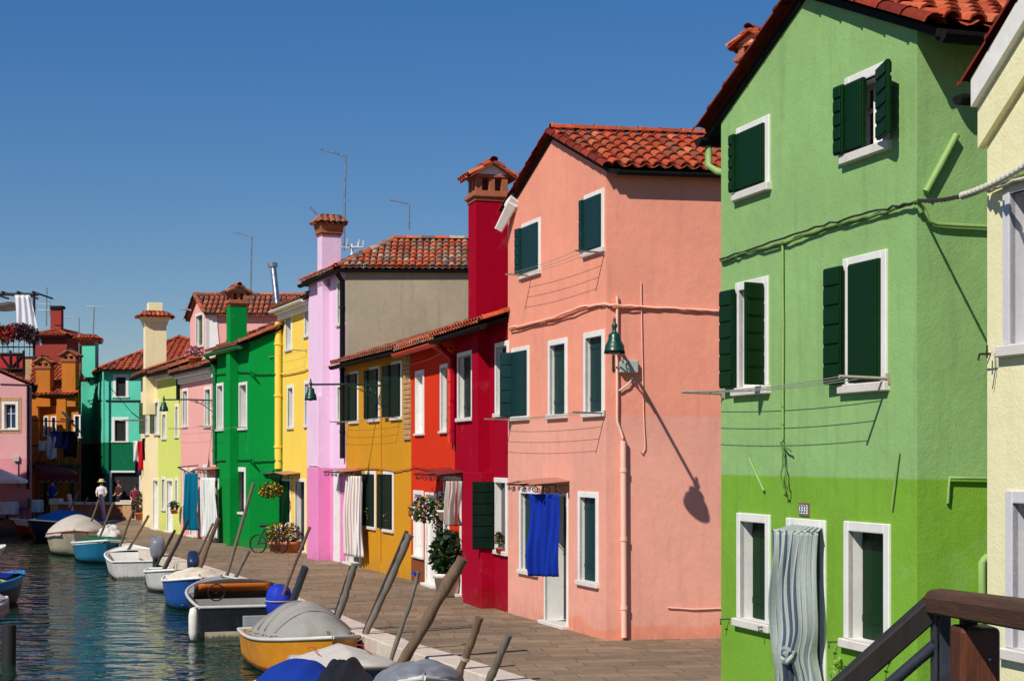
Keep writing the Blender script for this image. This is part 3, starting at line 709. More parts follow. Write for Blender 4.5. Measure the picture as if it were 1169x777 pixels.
# ---------------- pale yellow house at the right edge
paint('paint_cream', S(234, 226, 180), seed=9, wear=.35)
CB = House('pale cream yellow house at the right edge with white stone window frames', (3.005, 9.97), (3.65, 7.9), 5.0, 5.0, 'paint_cream', 'gable', .75, pal='orange', ov=.10)
f = CB.front
plain('frame_stone', S(206, 204, 206), .7, .06, 6, obj=False)
window(CB.h, f, 1147, 1186, 204, 406, fm='frame_stone', fw=.09)
window(CB.h, f, 1150, 1190, 560, 756, fm='frame_stone', fw=.09)
CB.finish()
CB.gutter(CB.eA[0]-CB.w*.12, CB.eA[1], r=.06)
mb = MB(); z0 = CB.ze-.02
for (o0, o1, dz0, dz1) in ((0, .10, -.16, .02), (0, .05, -.42, -.16)):
    A_, M_ = f.pt(-.03, z0), f.pt(f.L*.5, z0+.75*f.L*.5)
    for zz in (0,):
        a0, a1 = A_+UP*dz0, M_+UP*dz0; mb.add([a0+f.n*o0, a1+f.n*o0, a1+UP*(dz1-dz0)+f.n*o0, a0+UP*(dz1-dz0)+f.n*o0, a0+f.n*o1, a1+f.n*o1, a1+UP*(dz1-dz0)+f.n*o1, a0+UP*(dz1-dz0)+f.n*o1], [(4, 5, 6, 7), (0, 4, 7, 3), (3, 7, 6, 2), (0, 1, 5, 4)], 0 if o1 > .07 else 1)
mb.build('cornice', ['white_frame', 'paint_cream'], CB.h)
for px, py in ((1133, 404), (1134, 742)):
    q = MB(); u, z = f.at(px, py); q.tube([f.pt(u-.02, z, .0), f.pt(u-.02, z, .08), f.pt(u+.12, z, .08), f.pt(u-.02, z, .08), f.pt(u-.02, z-.04, .09)], .007, 6); q.tube([f.pt(u+.06, z-.03, .08), f.pt(u+.06, z+.05, .08)], .006, 6); q.tube([f.pt(u+.07, z, .03), f.pt(u+.06, z-.1, .02), f.pt(u+.03, z-.22, .02)], .003, 5); q.build('shutter_hook', 'iron', CB.h)
cable('wall_cable', [f.w(1129, 219, .05), f.w(1140, 213, .05), f.w(1185, 198, .05)], .012, 'cable_white', CB.h, 6, .006, 5)
cable('wall_cable', [f.w(1129, 217, .04), f.w(1145, 207, .05), f.w(1185, 192, .04)], .022, 'pipe_green', CB.h, 8, .002, 5)

# ---------------- salmon house
paint('paint_salmon', S(236, 154, 128), S(230, 163, 142), 3.2, patch=S(234, 150, 122), patch_z=.2, seed=1, wear=.6)
SH = House('tall salmon pink house with street lamp on its corner and blue door curtain', (-.067, 26.6), (1.35, 22.55), 5.5, 6.78, 'paint_salmon', 'gable', .40, w=(.984, .177), pal='orange', ov=.2)
f = SH.front; g = dict(fw=.085, sm='shutter_teal', dep=.10)
window(SH.h, f, 596, 617.5, 252, 316, leaves=[('L', 170, .16), ('R', 0, 'full')], **g)
window(SH.h, f, 667.5, 690, 219, 291, leaves=[('L', 174, .1), ('R', 0, 'full')], **g)
window(SH.h, f, 584.5, 604.5, 396, 480, leaves=[('L', 112, .2), ('R', 0, 'full')], **g)
window(SH.h, f, 626.4, 648, 387, 478, shut='closed', **g)
window(SH.h, f, 667, 690.5, 378, 476, shut='closed', **g)
window(SH.h, f, 593.5, 614, 557, 656, shut='closed', **g)
window(SH.h, f, 660.5, 683.5, 561, 669, shut='closed', **g)
window(SH.h, f, 622, 649, 562, 0, kind='door', z0=0, pane='doorway_shade', fw=.05, dep=.3)
SH.finish()
SH.gutter(SH.eB[0]+SH.w*.1, SH.eB[1], r=.06)
q = MB(); q.tube([P(570, 261, 26.5), P(586, 231, 26.2)], [.10, .13], 4, sm=False); q.tube([P(583, 236, 26.3), P(590, 226, 26.2)], .16, 4, sm=False); q.build('eave_block', 'white_frame', SH.h, bevel=.02)
sf = SH.side
def sw(px, py, o=.03): return sf.w(px, py, o)
plain('pipe_pink', S(240, 190, 168), .6, .06)
SH.pipe([sw(711.5, 503, .06), sw(712.5, 727, .06)], 'pipe_pink', .045)
cable('conduit', [sw(704.5, 338, .04), sw(704.5, 437, .04), sw(704.5, 480, .04), sw(711, 500, .06)], .02, 'pipe_pink', SH.h, 8, .003, 5)
cable('conduit', [sw(722, 432, .05), sw(718, 438, .05), sw(706, 446, .04)], .014, 'cable_white', SH.h, 8, .004, 4)
q = MB(); u0, z0 = sf.at(706, 425.5); u1, z1 = sf.at(727, 411.5); q.fbox(sf, u0, u1, z0, z1, 0, .10); q.build('junction_box', 'box_grey', SH.h, bevel=.01)
cable('wall_cable', [f.w(582, 374, .03), f.w(600, 371, .03), f.w(630, 363, .04), f.w(665, 350, .03), f.w(690, 347, .03), sw(697, 348, .05), sw(720, 349), sw(770, 352), sw(824, 355)], .018, 'pipe_pink', SH.h, 6, .008, 6)
cable('wall_cable', [f.w(582, 376, .04), f.w(630, 365, .05), f.w(680, 349, .04), sw(700, 350, .06), sw(760, 352.5), sw(824, 356)], .012, 'pipe_salmon' if 'pipe_salmon' in MATS else 'terracotta', SH.h, 6, .012, 6)
cable('conduit', [sw(732, 322, .02), sw(733, 400, .02), sw(735, 470, .02), sw(736.5, 512, .02), sw(733, 517, .03), sw(729.5, 512, .03)], .008, 'pipe_pink', SH.h, 6, .002, 4)
cable('conduit', [sw(762, 693, .02), sw(790, 695, .02), sw(824, 694, .02)], .012, 'pipe_pink', SH.h, 6, .003, 4)
dry_rack(SH, 607, 690, 286, .45, 3, py2=317); dry_rack(SH, 585, 691, 472.5, .5, 3, py2=478)
# sheet metal canopy with scroll iron brackets over the door
def canopy(hs, px0, px1, py, out=.6, sm='iron', top='canopy_top', rise=.05):
    f = hs.front; (u0, z0), (u1, z1) = f.at(px0, py), f.at(px1, py); z = (z0+z1)/2; um = (u0+u1)/2
    q = MB()
    R = f.pt
    for a, b_, za, zb_ in ((u0, um, z, z+rise), (um, u1, z+rise, z)):
        q.add([R(a, za+.05, 0), R(b_, zb_+.05, 0), R(b_, zb_, out), R(a, za, out)], [(0, 1, 2, 3)])
    o = q.build('canopy', top, hs.h, solid=.012)
    for u in (u0+.02, um, u1-.02):
        b2 = MB(); zz = z-.01
        b2.tube([R(u, zz, .0), R(u, zz, out-.02)], .009, 6); b2.tube([R(u, zz, .01), R(u, zz-.2, .01)], .009, 6)
        for cx_, rr in ((out*.25, .07), (out*.55, .06), (out*.82, .045)):
            pts = [R(u, zz-.085+math.sin(t)*rr*(1-t/11), cx_+math.cos(t)*rr*(1-t/11)) for t in [k*.6 for k in range(15)]]; b2.tube(pts, .006, 5)
        b2.build('canopy_bracket', sm, o)
    b2 = MB(); b2.tube([R(u0, z-.02, out-.01), R(u1, z-.02, out-.01)], .008, 6)
    for k in range(5):
        uc = u0+(u1-u0)*(k+.5)/5
        pts = [R(uc+math.cos(t)*.05*(1-t/11), z-.075+math.sin(t)*.045*(1-t/11), out-.01) for t in [j*.6 for j in range(15)]]; b2.tube(pts, .006, 5)
    b2.build('scroll_rail', sm, o)
    return o
plain('canopy_top', S(178, 120, 98), .5, .1, 5)
canopy(SH, 620, 650.5, 552, .62)
blu = [S(20, 52, 160)]
curtain(SH.h, f, f.at(604, 600, .55)[0], f.at(637, 600, .2)[0], f.at(618, 564, .5)[1], f.at(618, 659, .5)[1], .55, .20, blu*3, folds=3.5, amp=.03, hem=S(220, 220, 225), seed=3)
# salmon chimney seen beyond the green house roof
ch = (3.94, 25.2); q = MB(); q.box((ch[0]-.25, ch[1]-.22, 6.9), (.5, 0, 0), (0, .44, 0), (0, 0, 2.0)); c_ = q.build('chimney', 'paint_salmon', SH.h)
chimney_gable(c_, ch, Vector((.8, -.6, 0)), Vector((-.6, -.8, 0)), .5, .44, 8.85, tymp='paint_salmon', s=.5)

# ---------------- crimson house
paint('paint_crimson', S(160, 0, 34), S(158, 4, 38), 2.0, patch=S(150, 4, 24), patch_z=.1, seed=5, wear=.5)
DC = Vector((-.283, .959))
B0 = Vector((-.067, 26.6))-DC*0.0
def onrow(px): Y = 7.78/((px-CX)/F+.295); return (7.78-.295*Y, Y)
CR = House('crimson house with projecting chimney and dark green shutter beside the salmon house', onrow(519), (-.075, 26.63), 5.0, 5.0, 'paint_crimson', 'eave', .32, pal='orange', ov=.45)
f = CR.front
ub = f.at(559, 450)[0]; ua = f.at(538.5, 450, .22)[0]
window(CR.h, f, 522.8, 540, 401, 481, shut='closed', sm='shutter_dark'); window(CR.h, f, 565.8, 581, 390, 476, shut='closed', sm='shutter_teal')
window(CR.h, f, 564.5, 579.5, 545, 633, leaves=[('L', 97, .38)], sm='shutter_dark', bands=6, sash=False, dep=.1)
ub2 = f.at(565, 600)[0]; ua2 = f.at(529, 600, .24)[0]
window(CR.h, f, 507, 527, 543, 0, kind='door', z0=0, pane='door_white')
CR.finish(); CR.breast(ua, ub, .22, 2.35, 4.97)
CR.breast(ua2, min(ub2, f.L-.02), .25, -.1, 2.36)
CR.gutter(CR.eF[0], CR.eF[1], r=.07)
cs = MB(); us, ue = f.at(537, 300, .2)[0], f.at(546, 300, .2)[0]; ue = us+.55
cs.fbox(f, ub-.56, ub-.02, 4.9, 7.12, -.34, .24); sh_ = cs.build('chimney', 'paint_crimson', CR.h)
cc = f.pt(ub-.29, 0, -.05); chimney_gable(sh_, (cc.x, cc.y), f.d, f.n, .54, .58, 7.12, ridge_along='d')
plain('canopy_dark', S(110, 44, 44), .5, .2, 5); canopy(CR, 500, 531, 541, .5, top='canopy_dark')
curtain(CR.h, f, f.at(510, 560, .4)[0], f.at(525, 560, .2)[0], f.at(518, 549, .3)[1], f.at(518, 600, .3)[1], .42, .16, [S(200, 190, 182), S(170, 92, 80), S(206, 198, 190), S(150, 140, 138)]*2, folds=3, amp=.04, seed=8, flare=-.2)
CR.pipe([f.pt(f.at(516, 400)[0], 4.75, .25), f.pt(f.at(519, 405)[0]+.1, 4.5, .06), f.pt(.1, 2.9, .06)], 'paint_crimson', .05)
cable('wall_cable', [f.w(519, 470, .03), f.w(519, 515, .03)], .012, 'iron', CR.h, 6, .004, 4)

# ---------------- red house
paint('paint_red', S(214, 54, 26), S(136, 74, 46), .55, seed=6, wear=.4)
RD = House('orange red house with white window frames and a hanging flower basket', onrow(469.5), onrow(519.3), 5.0, 4.95, 'paint_red', 'eave', .32, pal='old', ov=.35)
f = RD.front; g = dict(shut='closed', sm='door_white')
for a_ in ((474.7, 484.4, 422.5, 497), (503, 513.4, 415, 494.5), (472.6, 483.7, 559.5, 637), (501.5, 513, 561, 643)): window(RD.h, f, *a_, shut='closed', sm='shutter_olive' if a_[0] > 500 else 'lace', sillh=.05)
window(RD.h, f, 486, 499.6, 562, 0, kind='door', z0=0, pane='door_white', dep=.06, fw=.05)
RD.finish(); plain('pipe_red', S(206, 60, 30), .5, .08)
RD.gutter(RD.eF[0], RD.eF[1], 'pipe_red', r=.08)
RD.pipe([RD.eF[1]-UP*.08-f.d*.25, RD.eF[1]-UP*.3-f.d*.2-f.n*.3, f.pt(f.L-.12, 4.3, .06), f.pt(f.L-.12, 2.9, .06)], 'pipe_red', .06)
cable('wall_cable', [f.w(470, 416, .03), f.w(490, 410, .04), f.w(514, 398, .03)], .02, 'pipe_red', RD.h, 6, .004, 4)
cable('wall_cable', [f.w(470, 533, .03), f.w(485, 535, .03), f.w(514, 534, .03)], .008, 'iron', RD.h, 6, .004, 4)

# ---------------- mustard house
paint('paint_mustard', S(206, 144, 36), seed=7, wear=.45)
MU = House('mustard yellow house with dark green shutters and a bare brick strip', (-4.13, 39.15), onrow(469.3), 5.2, 5.0, 'paint_mustard', 'eave', .32, pal='brown', ov=.35)
f = MU.front; g = dict(sm='shutter_dark')
window(MU.h, f, 400, 409.3, 423.5, 483.5, leaves=[('L', 176, .24), ('R', 0, 'full')], **g); window(MU.h, f, 422, 433.5, 418, 481.5, leaves=[('L', 176, .26), ('R', 0, 'full')], **g); window(MU.h, f, 447, 459, 412, 479.5, leaves=[('L', 178, .55), ('R', 0, 'full')], **g)
window(MU.h, f, 417.5, 429, 537.5, 604, leaves=[('L', 165, .4), ('R', 0, 'full')], **g); window(MU.h, f, 438, 449.5, 537.5, 607.5, leaves=[('L', 176, .3), ('R', 0, 'full')], **g)
window(MU.h, f, 396, 412, 545, 0, kind='door', z0=0, pane='doorway_shade')
MU.finish(); MU.gutter(MU.eF[0], MU.eF[1], r=.08)
q = MB(); rd = random.Random(5); (ul, _), (ur, _) = f.at(462, 450), f.at(469.5, 450); zz = 3.0
while zz < 4.75:
    hgt = rd.uniform(.07, .13); uu = ul
    while uu < ur-.03:
        wd = rd.uniform(.12, .3); q.fbox(f, uu, min(ur-.005, uu+wd)-.012, zz, zz+hgt-.012, -.05, rd.uniform(.03, .055)); uu += wd
    zz += hgt
q.build('brick_strip', 'brick_pale', MU.h, bevel=.01)
cable('wall_cable', [f.w(395, 535, .03), f.w(430, 534, .03), f.w(450, 538, .04), f.w(470, 534, .03)], .012, 'pipe_mustard' if 0 else 'terracotta', MU.h, 6, .008, 6)
cable('conduit', [f.w(434.5, 463, .03), f.w(434.5, 545, .03), f.w(434, 640, .03)], .012, 'paint_mustard', MU.h, 6, .002, 4)
dry_rack(MU, 399, 457, 476.5, .5, 3, py2=482)
canopy(MU, 391, 413, 538, .5)
wst = [S(226, 220, 214), S(190, 160, 150), S(230, 226, 220), S(120, 110, 110)]*6
curtain(MU.h, f, f.at(392, 590, .4)[0], f.at(411.5, 590, .2)[0], f.at(402, 543, .3)[1], f.at(402, 635, .3)[1], .35, .15, wst, folds=5, amp=.035, seed=9, flare=.3)

# ---------------- pink house with bare render side
paint('paint_pink', S(232, 196, 222), S(226, 136, 186), 2.36, seed=8, wear=.35, patch=S(232, 110, 132), patch_z=-.35)
paint('render_beige', S(162, 150, 126), seed=8, wear=.9)
PK = House('tall pale pink house with a bare grey beige side wall and old tile roof', (-5.46, 42.3), (-4.12, 39.1), 6.4, 7.35, 'paint_pink', 'hip', .48, w=(1, .03), pal='old', sidem='render_beige', ov=.2, course=.28, pitch_t=.165)
f = PK.front; g = dict(shut='closed', sm='shutter_olive', fw=.08, dep=.24)
window(PK.h, f, 385, 394, 319, 372, **g); window(PK.h, f, 385, 393.5, 438, 482, **g)
ub = f.at(377, 500)[0]; ua = f.at(350.4, 600, .33)[0]
PK.finish(); PK.breast(ub-.42, ub, .22, 4.2, 7.2); PK.breast(ua, ub, .33, -.1, 4.2)
PK.gutter(PK.eF[0], PK.eF[1], r=.08); PK.gutter(PK.eS[0], PK.eS[1], r=.05)
PK.pipe([PK.eF[1]-UP*.08, f.pt(f.L-.05, 7.0, .08), f.pt(f.L-.05, 2.6, .08)], r=.06)
cc = f.pt(ub-.21, 0, -.03); q = MB(); q.fbox(f, ub-.42, ub-.0, 7.0, 8.3, -.28, .22); c_ = q.build('chimney', 'paint_pink', PK.h)
def cap_flare(h, cen, d, n, a, b, z, pal='orange', brick='brick', top=.2, fl=1.0):
    mb = MB(); c = Vector((cen[0], cen[1], 0)); A, B = a/2, b/2
    def fr(s0, z0, s1, z1):
        v = [c+d*i*(A+s)+n*j*(B+s)+UP*zz for s, zz in ((s0, z0), (s1, z1)) for i, j in ((-1, -1), (1, -1), (1, 1), (-1, 1))]
        mb.add(v, [(0, 1, 5, 4), (1, 2, 6, 5), (2, 3, 7, 6), (3, 0, 4, 7), (4, 5, 6, 7), (3, 2, 1, 0)])
    fr(0.02, z, .02, z+.06); fr(.05, z+.06, .05, z+.14); fr(.05, z+.14, .05+.12*fl, z+.36)
    o = mb.build('chimney_cap', brick, h, bevel=.005); t = MB(); zz = z+.36; e = .08+.16*fl
    Q = [c+d*i*(A+e)+n*j*(B+e)+UP*(zz-.02) for i, j in ((-1, -1), (1, -1), (1, 1), (-1, 1))]; T = [c+d*i*(A-.02)+n*j*(B-.02)+UP*(zz+.17) for i, j in ((-1, -1), (1, -1), (1, 1), (-1, 1))]
    for k in range(4): tile_roof(t, Q[k], Q[(k+1) % 4], T[k], T[(k+1) % 4], pal, .16, .3, k)
    t.face([v+UP*.02 for v in T], 0, dark(TILE[pal][0], .5)); t.build('cap_tiles', 'tile', o)
    if top:
        k = MB(); k.box(c-d*A*.7-n*B*.7+UP*(zz+.15), d*A*1.4, n*B*1.4, UP*top); k.build('cap_top', brick, o, bevel=.01)
cap_flare(c_, (cc.x, cc.y), f.d, f.n, .44, .50, 8.3, top=0.02, fl=.3, pal='brown')
cable('wall_cable', [f.w(362, 419, .04), f.w(378, 416, .04), f.w(392, 412, .04)], .015, 'pipe_pink', PK.h, 6, .006, 5)
cable('wall_cable', [f.w(352, 531, .36), f.w(362, 531, .36)], .01, 'pipe_pink', PK.h, 6, .004, 3)
q = MB(); (ul, _), (ur, _) = f.at(382.5, 590), f.at(389, 590); q.fbox(f, ul, ur, 0, 2.3, 0, .05); q.build('door_surround', 'white_frame', PK.h, bevel=.008)

# ---------------- yellow house
paint('paint_yellow', S(244, 206, 90), seed=10, wear=.3)
YE = House('bright yellow house with white frames and a fat yellow drainpipe', (-6.72, 45.9), (-5.35, 42.4), 6, 7.0, 'paint_yellow', 'eave', .38, w=(1, .1), pal='brown', ov=.3)
f = YE.front; g = dict(shut='closed', sm='shutter_olive', fw=.1, dep=.24)
for a_ in ((326, 333.5, 355, 401), (347.6, 356, 346, 385), (328.2, 335.4, 439, 490), (347.6, 355, 434, 488)): window(YE.h, f, *a_, **g)
window(YE.h, f, 322, 332, 546, 602, leaves=[('L', 165, .3), ('R', 0, 'full')], sm='shutter_dark'); window(YE.h, f, 337, 349, 546, 0, kind='door', z0=0, pane='doorway_shade')
YE.finish(); YE.gutter(YE.eF[0], YE.eF[1], 'white_frame', r=.07)
q = MB(); q.fbox(f, 0, f.L, 6.75, 7.0, 0, .22); q.fbox(f, 0, f.L, 6.6, 6.76, 0, .12); q.build('cornice', 'white_frame', YE.h, bevel=.03)
YE.pipe([f.pt(.15, 6.55, .12), f.pt(.12, 2.3, .12)], 'paint_yellow', .10)
q = MB(); q.tube([P(311.5, 302, 46.5), P(317, 352, 46.2)], .09, 10); q.tube([P(311.2, 300, 46.5), P(311.4, 305, 46.5)], .15, 10); q.build('flue_pipe', 'steel', YE.h)
dry_rack(YE, 322, 350, 404, .4, 2)
canopy(YE, 318, 343, 541, .45); cable('wall_cable', [f.w(320, 427, .05), f.w(340, 424, .05), f.w(352, 420, .05)], .02, 'paint_yellow', YE.h, 6, .006, 4)

# ---------------- emerald house
paint('paint_emerald', S(4, 136, 56), S(4, 130, 50), 2.0, seed=11, wear=.35)
EM = House('emerald green house with matching chimney and tile roof', (-9.28, 49.4), (-7.61, 45.7), 5.5, 6.0, 'paint_emerald', 'eave', .42, w=(1, .02), pal='brown', ov=.3)
f = EM.front; g = dict(shut='closed', sm='shutter_olive', fw=.09, dep=.28)
for a_ in ((247.6, 255.2, 437, 492), (273, 282.3, 436, 491)): window(EM.h, f, *a_, **g)
window(EM.h, f, 269.4, 280.6, 533, 587, fw=.13, shut=None, sash=False); window(EM.h, f, 241.5, 250, 545, 0, kind='door', z0=0, pane='doorway_shade')
ub = f.at(272.6, 500)[0]; ua = ub-.42; EM.finish(); EM.breast(ua, ub, .28, -.1, 5.85)
plain('gutter_emerald', S(8, 112, 64), .5, .1); EM.gutter(EM.eF[0], EM.eF[1], 'gutter_emerald', r=.1)
EM.pipe([EM.eF[0]-UP*.1+f.d*.1, f.pt(.1, 5.4, .07), f.pt(.1, 2.4, .07)], 'gutter_emerald', .06)
q = MB(); q.fbox(f, ua-.02, ub+.02, 5.8, 7.12, -.24, .26); c_ = q.build('chimney', 'paint_emerald', EM.h)
cc = f.pt((ua+ub)/2, 0, .01); chimney_gable(c_, (cc.x, cc.y), f.d, f.n, .46, .5, 7.12, pal='brown', tymp='render_beige', s=.8, ridge_along='d')
sf = EM.side; cable('wall_cable', [f.w(244, 525.5, .05), f.w(272, 524, .05), f.w(286, 524, .05), sf.w(288, 526, .05), sf.w(305, 525, .05), sf.w(321, 526, .05)], .02, 'gutter_emerald', EM.h, 6, .008, 5)
cable('wall_cable', [f.w(245, 427, .05), f.w(270, 424, .05), f.w(286, 424, .05), sf.w(288, 426, .05), sf.w(321, 427, .05)], .02, 'gutter_emerald', EM.h, 6, .008, 5)
dry_rack(EM, 246, 282, 489, .4, 2); canopy(EM, 237, 251, 536, .5)
q = MB(); u0, z0 = sf.at(300, 541); q.fbox(sf, u0, u0+.3, z0, z0+.14, 0, .12); q.build('meter_box', 'gutter_emerald', EM.h, bevel=.01)
curtain(EM.h, f, f.at(228, 600, .55)[0], f.at(247, 600, .2)[0], f.at(238, 545, .4)[1], f.at(238, 614, .4)[1], .5, .2, [S(228, 228, 222), S(170, 176, 172), S(232, 232, 228)]*5, folds=5, amp=.05, seed=12, flare=.35)

# ---------------- rose house with raised attic
paint('paint_rose', S(232, 168, 160), seed=12, wear=.4)
RO = House('rose pink house with a raised attic room and white cornice', (-11.3, 53.8), (-9.3, 49.42), 6, 5.6, 'paint_rose', 'eave', .35, w=(1, .05), pal='brown', ov=.4)
f = RO.front; g = dict(shut='closed', sm='shutter_olive', fw=.1)
for a_ in ((208.5, 214.6, 443, 488), (233.5, 241, 441, 488), (232, 238.5, 530, 566)): window(RO.h, f, *a_, **g)
window(RO.h, f, 217, 224, 534, 0, kind='door', z0=0, pane='doorway_shade'); window(RO.h, f, 209, 213.5, 534, 578, **g)
RO.finish(); q = MB(); q.fbox(f, 0, f.L, 5.12, 5.3, 0, .12); q.fbox(f, 0, f.L, 5.3, 5.58, 0, .25); q.build('cornice', 'white_frame', RO.h, bevel=.03)
# attic block
DA = [f.at(217, 400, -.3)[0], f.at(236.5, 400, -.3)[0]]; A_, B_ = f.pt(DA[0], 0, -.3), f.pt(DA[1], 0, -.3)
af = Fac(A_, B_); aw = Vector((1, .05, 0)).normalized(); asd = Fac(B_, B_+aw*5); ze_, zr_ = 7.35, 8.0
q = MB()
window(RO.h, af, 223.5, 232.5, 357, 397, fw=.09, shut='closed', sm='shutter_olive')
wall_face(q, af, [(0, 5.5), (af.L, 5.5), (af.L, ze_), (af.L/2, zr_), (0, ze_)]); wall_face(q, asd, [(0, 5.5), (5, 5.5), (5, ze_), (0, ze_)])
q.face([A_+UP*5.5, A_+UP*ze_, A_+aw*5+UP*ze_, A_+aw*5+UP*5.5]); q.build('attic_wall', 'paint_rose', RO.h)
t = MB(); M_ = (A_+B_)/2
for sg, Q in ((1, B_), (-1, A_)):
    e0 = Q+af.d*sg*.18-aw*.12+UP*(ze_-.1); e1 = Q+af.d*sg*.18+aw*5+UP*(ze_-.1); t0 = M_-aw*.12+UP*(zr_); t1 = M_+aw*5+UP*zr_
    tile_roof(t, e0+UP*.06, e1+UP*.06, t0+UP*.06, t1+UP*.06, 'brown', .17, .36, 3); ridge_tiles(t, e0+UP*.1, t0+UP*.1, 'brown', .09)
ridge_tiles(t, M_-aw*.12+UP*(zr_+.1), M_+aw*5+UP*(zr_+.1), 'brown'); t.build('attic_roof', 'tile', RO.h)
q = MB()
q.grid(lambda i, j: af.pt(af.L+.02+.0, 5.5+1.8*j, .04)+aw*(.36+.25*(1-j)**2)*i-af.n*0, 1, 8)
q.fbox(af, af.L-.02, af.L+.06, 5.5, ze_-.02, -.3, .06); q.build('attic_buttress', 'white_frame', RO.h)
dry_rack(RO, 207, 243, 488, .45, 2); cable('drying_pole', [f.w(203, 533, .0), f.w(226, 531, .6)], .02, 'pole_dark', RO.h, 6, 0, 2)
curtain(RO.h, f, f.at(211, 570, .5)[0], f.at(224, 570, .25)[0], f.at(218, 540, .4)[1], f.at(218, 605, .4)[1], .5, .2, [S(0, 104, 132)], folds=3, amp=.05, seed=13, flare=.1)

# ---------------- lime house
paint('paint_lime', S(206, 214, 112), seed=13, wear=.3)
LI = House('lime yellow house between the rose house and the cream house', (-12.8, 57.0), (-11.32, 53.85), 6, 5.75, 'paint_lime', 'eave', .35, w=(1, .05), pal='brown', ov=.35)
f = LI.front; g = dict(shut='closed', sm='shutter_olive', fw=.1, dep=.24)
for a_ in ((185, 190, 470, 502), (200, 204, 461, 500), (184.5, 189, 544, 583), (200, 203.4, 545, 584)): window(LI.h, f, *a_, **g)
window(LI.h, f, 190.5, 197.5, 546, 0, kind='door', z0=0, pane='door_white'); LI.finish()
q = MB(); q.fbox(f, 0, f.L, 5.4, 5.74, 0, .12); q.build('cornice', 'white_frame', LI.h, bevel=.03)
LI.gutter(LI.eF[0], LI.eF[1], r=.08); LI.pipe([LI.eF[1]-UP*.1, f.pt(f.L-.1, 5.3, .07), f.pt(f.L-.1, 4.6, .07)], r=.06)
# ---------------- cream house
paint('paint_ivory', S(244, 226, 178), seed=14, wear=.4)
IV = House('ivory cream house at the corner with a tall flared chimney', (-14.5, 61.6), (-12.83, 57.05), 6, 5.85, 'paint_ivory', 'eave', .35, w=(1, .05), pal='brown', ov=.35)
f = IV.front
window(IV.h, f, 176.5, 181.5, 457, 497, leaves=[('L', 100, .16)], shut='closed', sm='shutter_olive'); window(IV.h, f, 166, 170.5, 457, 497, leaves=[('L', 95, .22)], shut='closed', sm='shutter_olive')
window(IV.h, f, 175, 181, 546, 0, kind='door', z0=0, pane='door_white'); IV.finish()
ub = f.at(177, 500)[0]; IV.breast(ub-.75, ub, .35, 4.2, 5.8); IV.gutter(IV.eF[0], IV.eF[1], r=.08)
q = MB(); q.fbox(f, ub-.7, ub-.08, 5.7, 7.55, -.42, .33)
c_ = q.build('chimney', 'paint_ivory', IV.h); cc = f.pt(ub-.39, 0, -.045); cap_flare(c_, (cc.x, cc.y), f.d, f.n, .62, .75, 7.45, top=.35, brick='paint_ivory')
q = MB(); q.tube([f.pt(.6, 4.05, 0), f.pt(.6, 4.05, .9)], .02, 6); q.build('drying_bracket', 'steel', IV.h); q = MB(); q.tube([f.pt(1.9, 4.05, 0), f.pt(1.9, 4.05, .9)], .02, 6); q.build('drying_bracket', 'steel', IV.h)
# ================================================================ far end of the canal
def wallthing(label, A, B, D, ze, **k): return House(label, A, B, D, ze, **k)
# teal house at the end
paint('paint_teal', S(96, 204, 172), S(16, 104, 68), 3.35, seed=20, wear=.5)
TL = House('turquoise green house at the far end of the canal with a hipped tile roof', (-22.2, 83), (-19.1, 74), 8, 6.85, 'paint_teal', 'hip', .42, w=(1, .0), pal='orange', ov=.35, group=None, pitch_t=.3)
f = TL.front; sf = TL.side; g = dict(shut='closed', sm='black', fw=.14)
window(TL.h, sf, 129, 147, 427, 454, **g); window(TL.h, sf, 127.6, 147, 476, 505, **g)
window(TL.h, sf, 125, 161, 537, 0, kind='door', z0=0, pane='doorway_shade', label='wide dark shop opening under a pale lintel')
TL.finish()
ub = f.at(104, 480)[0]; q = MB(); q.fbox(f, ub-.9, ub, -.1, 6.6, 0, .45); q.build('chimney_breast', 'paint_teal', TL.h)
q = MB(); q.box(P(93.5, 421, 77.5)-UP*.4, (.65, 0, 0), (0, .6, 0), (0, 0, 1.75)); c_ = q.build('chimney', 'paint_teal', TL.h); cc = P(101, 400, 77.8)
cap_flare(c_, (cc.x, cc.y), Vector((1, 0, 0)), Vector((0, -1, 0)), .65, .6, P(0, 390, 77.8).z-.2, top=0)
cable('wall_cable', [f.w(93, 457, .3), f.w(104, 457, .1), sf.w(121, 457, .05), sf.w(162, 457, .05)], .03, 'iron', TL.h, 6, 0, 3)
cable('downpipe', [f.w(118, 424, .1), f.w(118, 540, .1)], .05, 'paint_teal', TL.h, 6, 0, 2)
cable('wall_cable', [sf.w(124, 440, .06), sf.w(150, 470, .06), sf.w(163, 480, .06)], .015, 'iron', TL.h, 6, 0, 3)
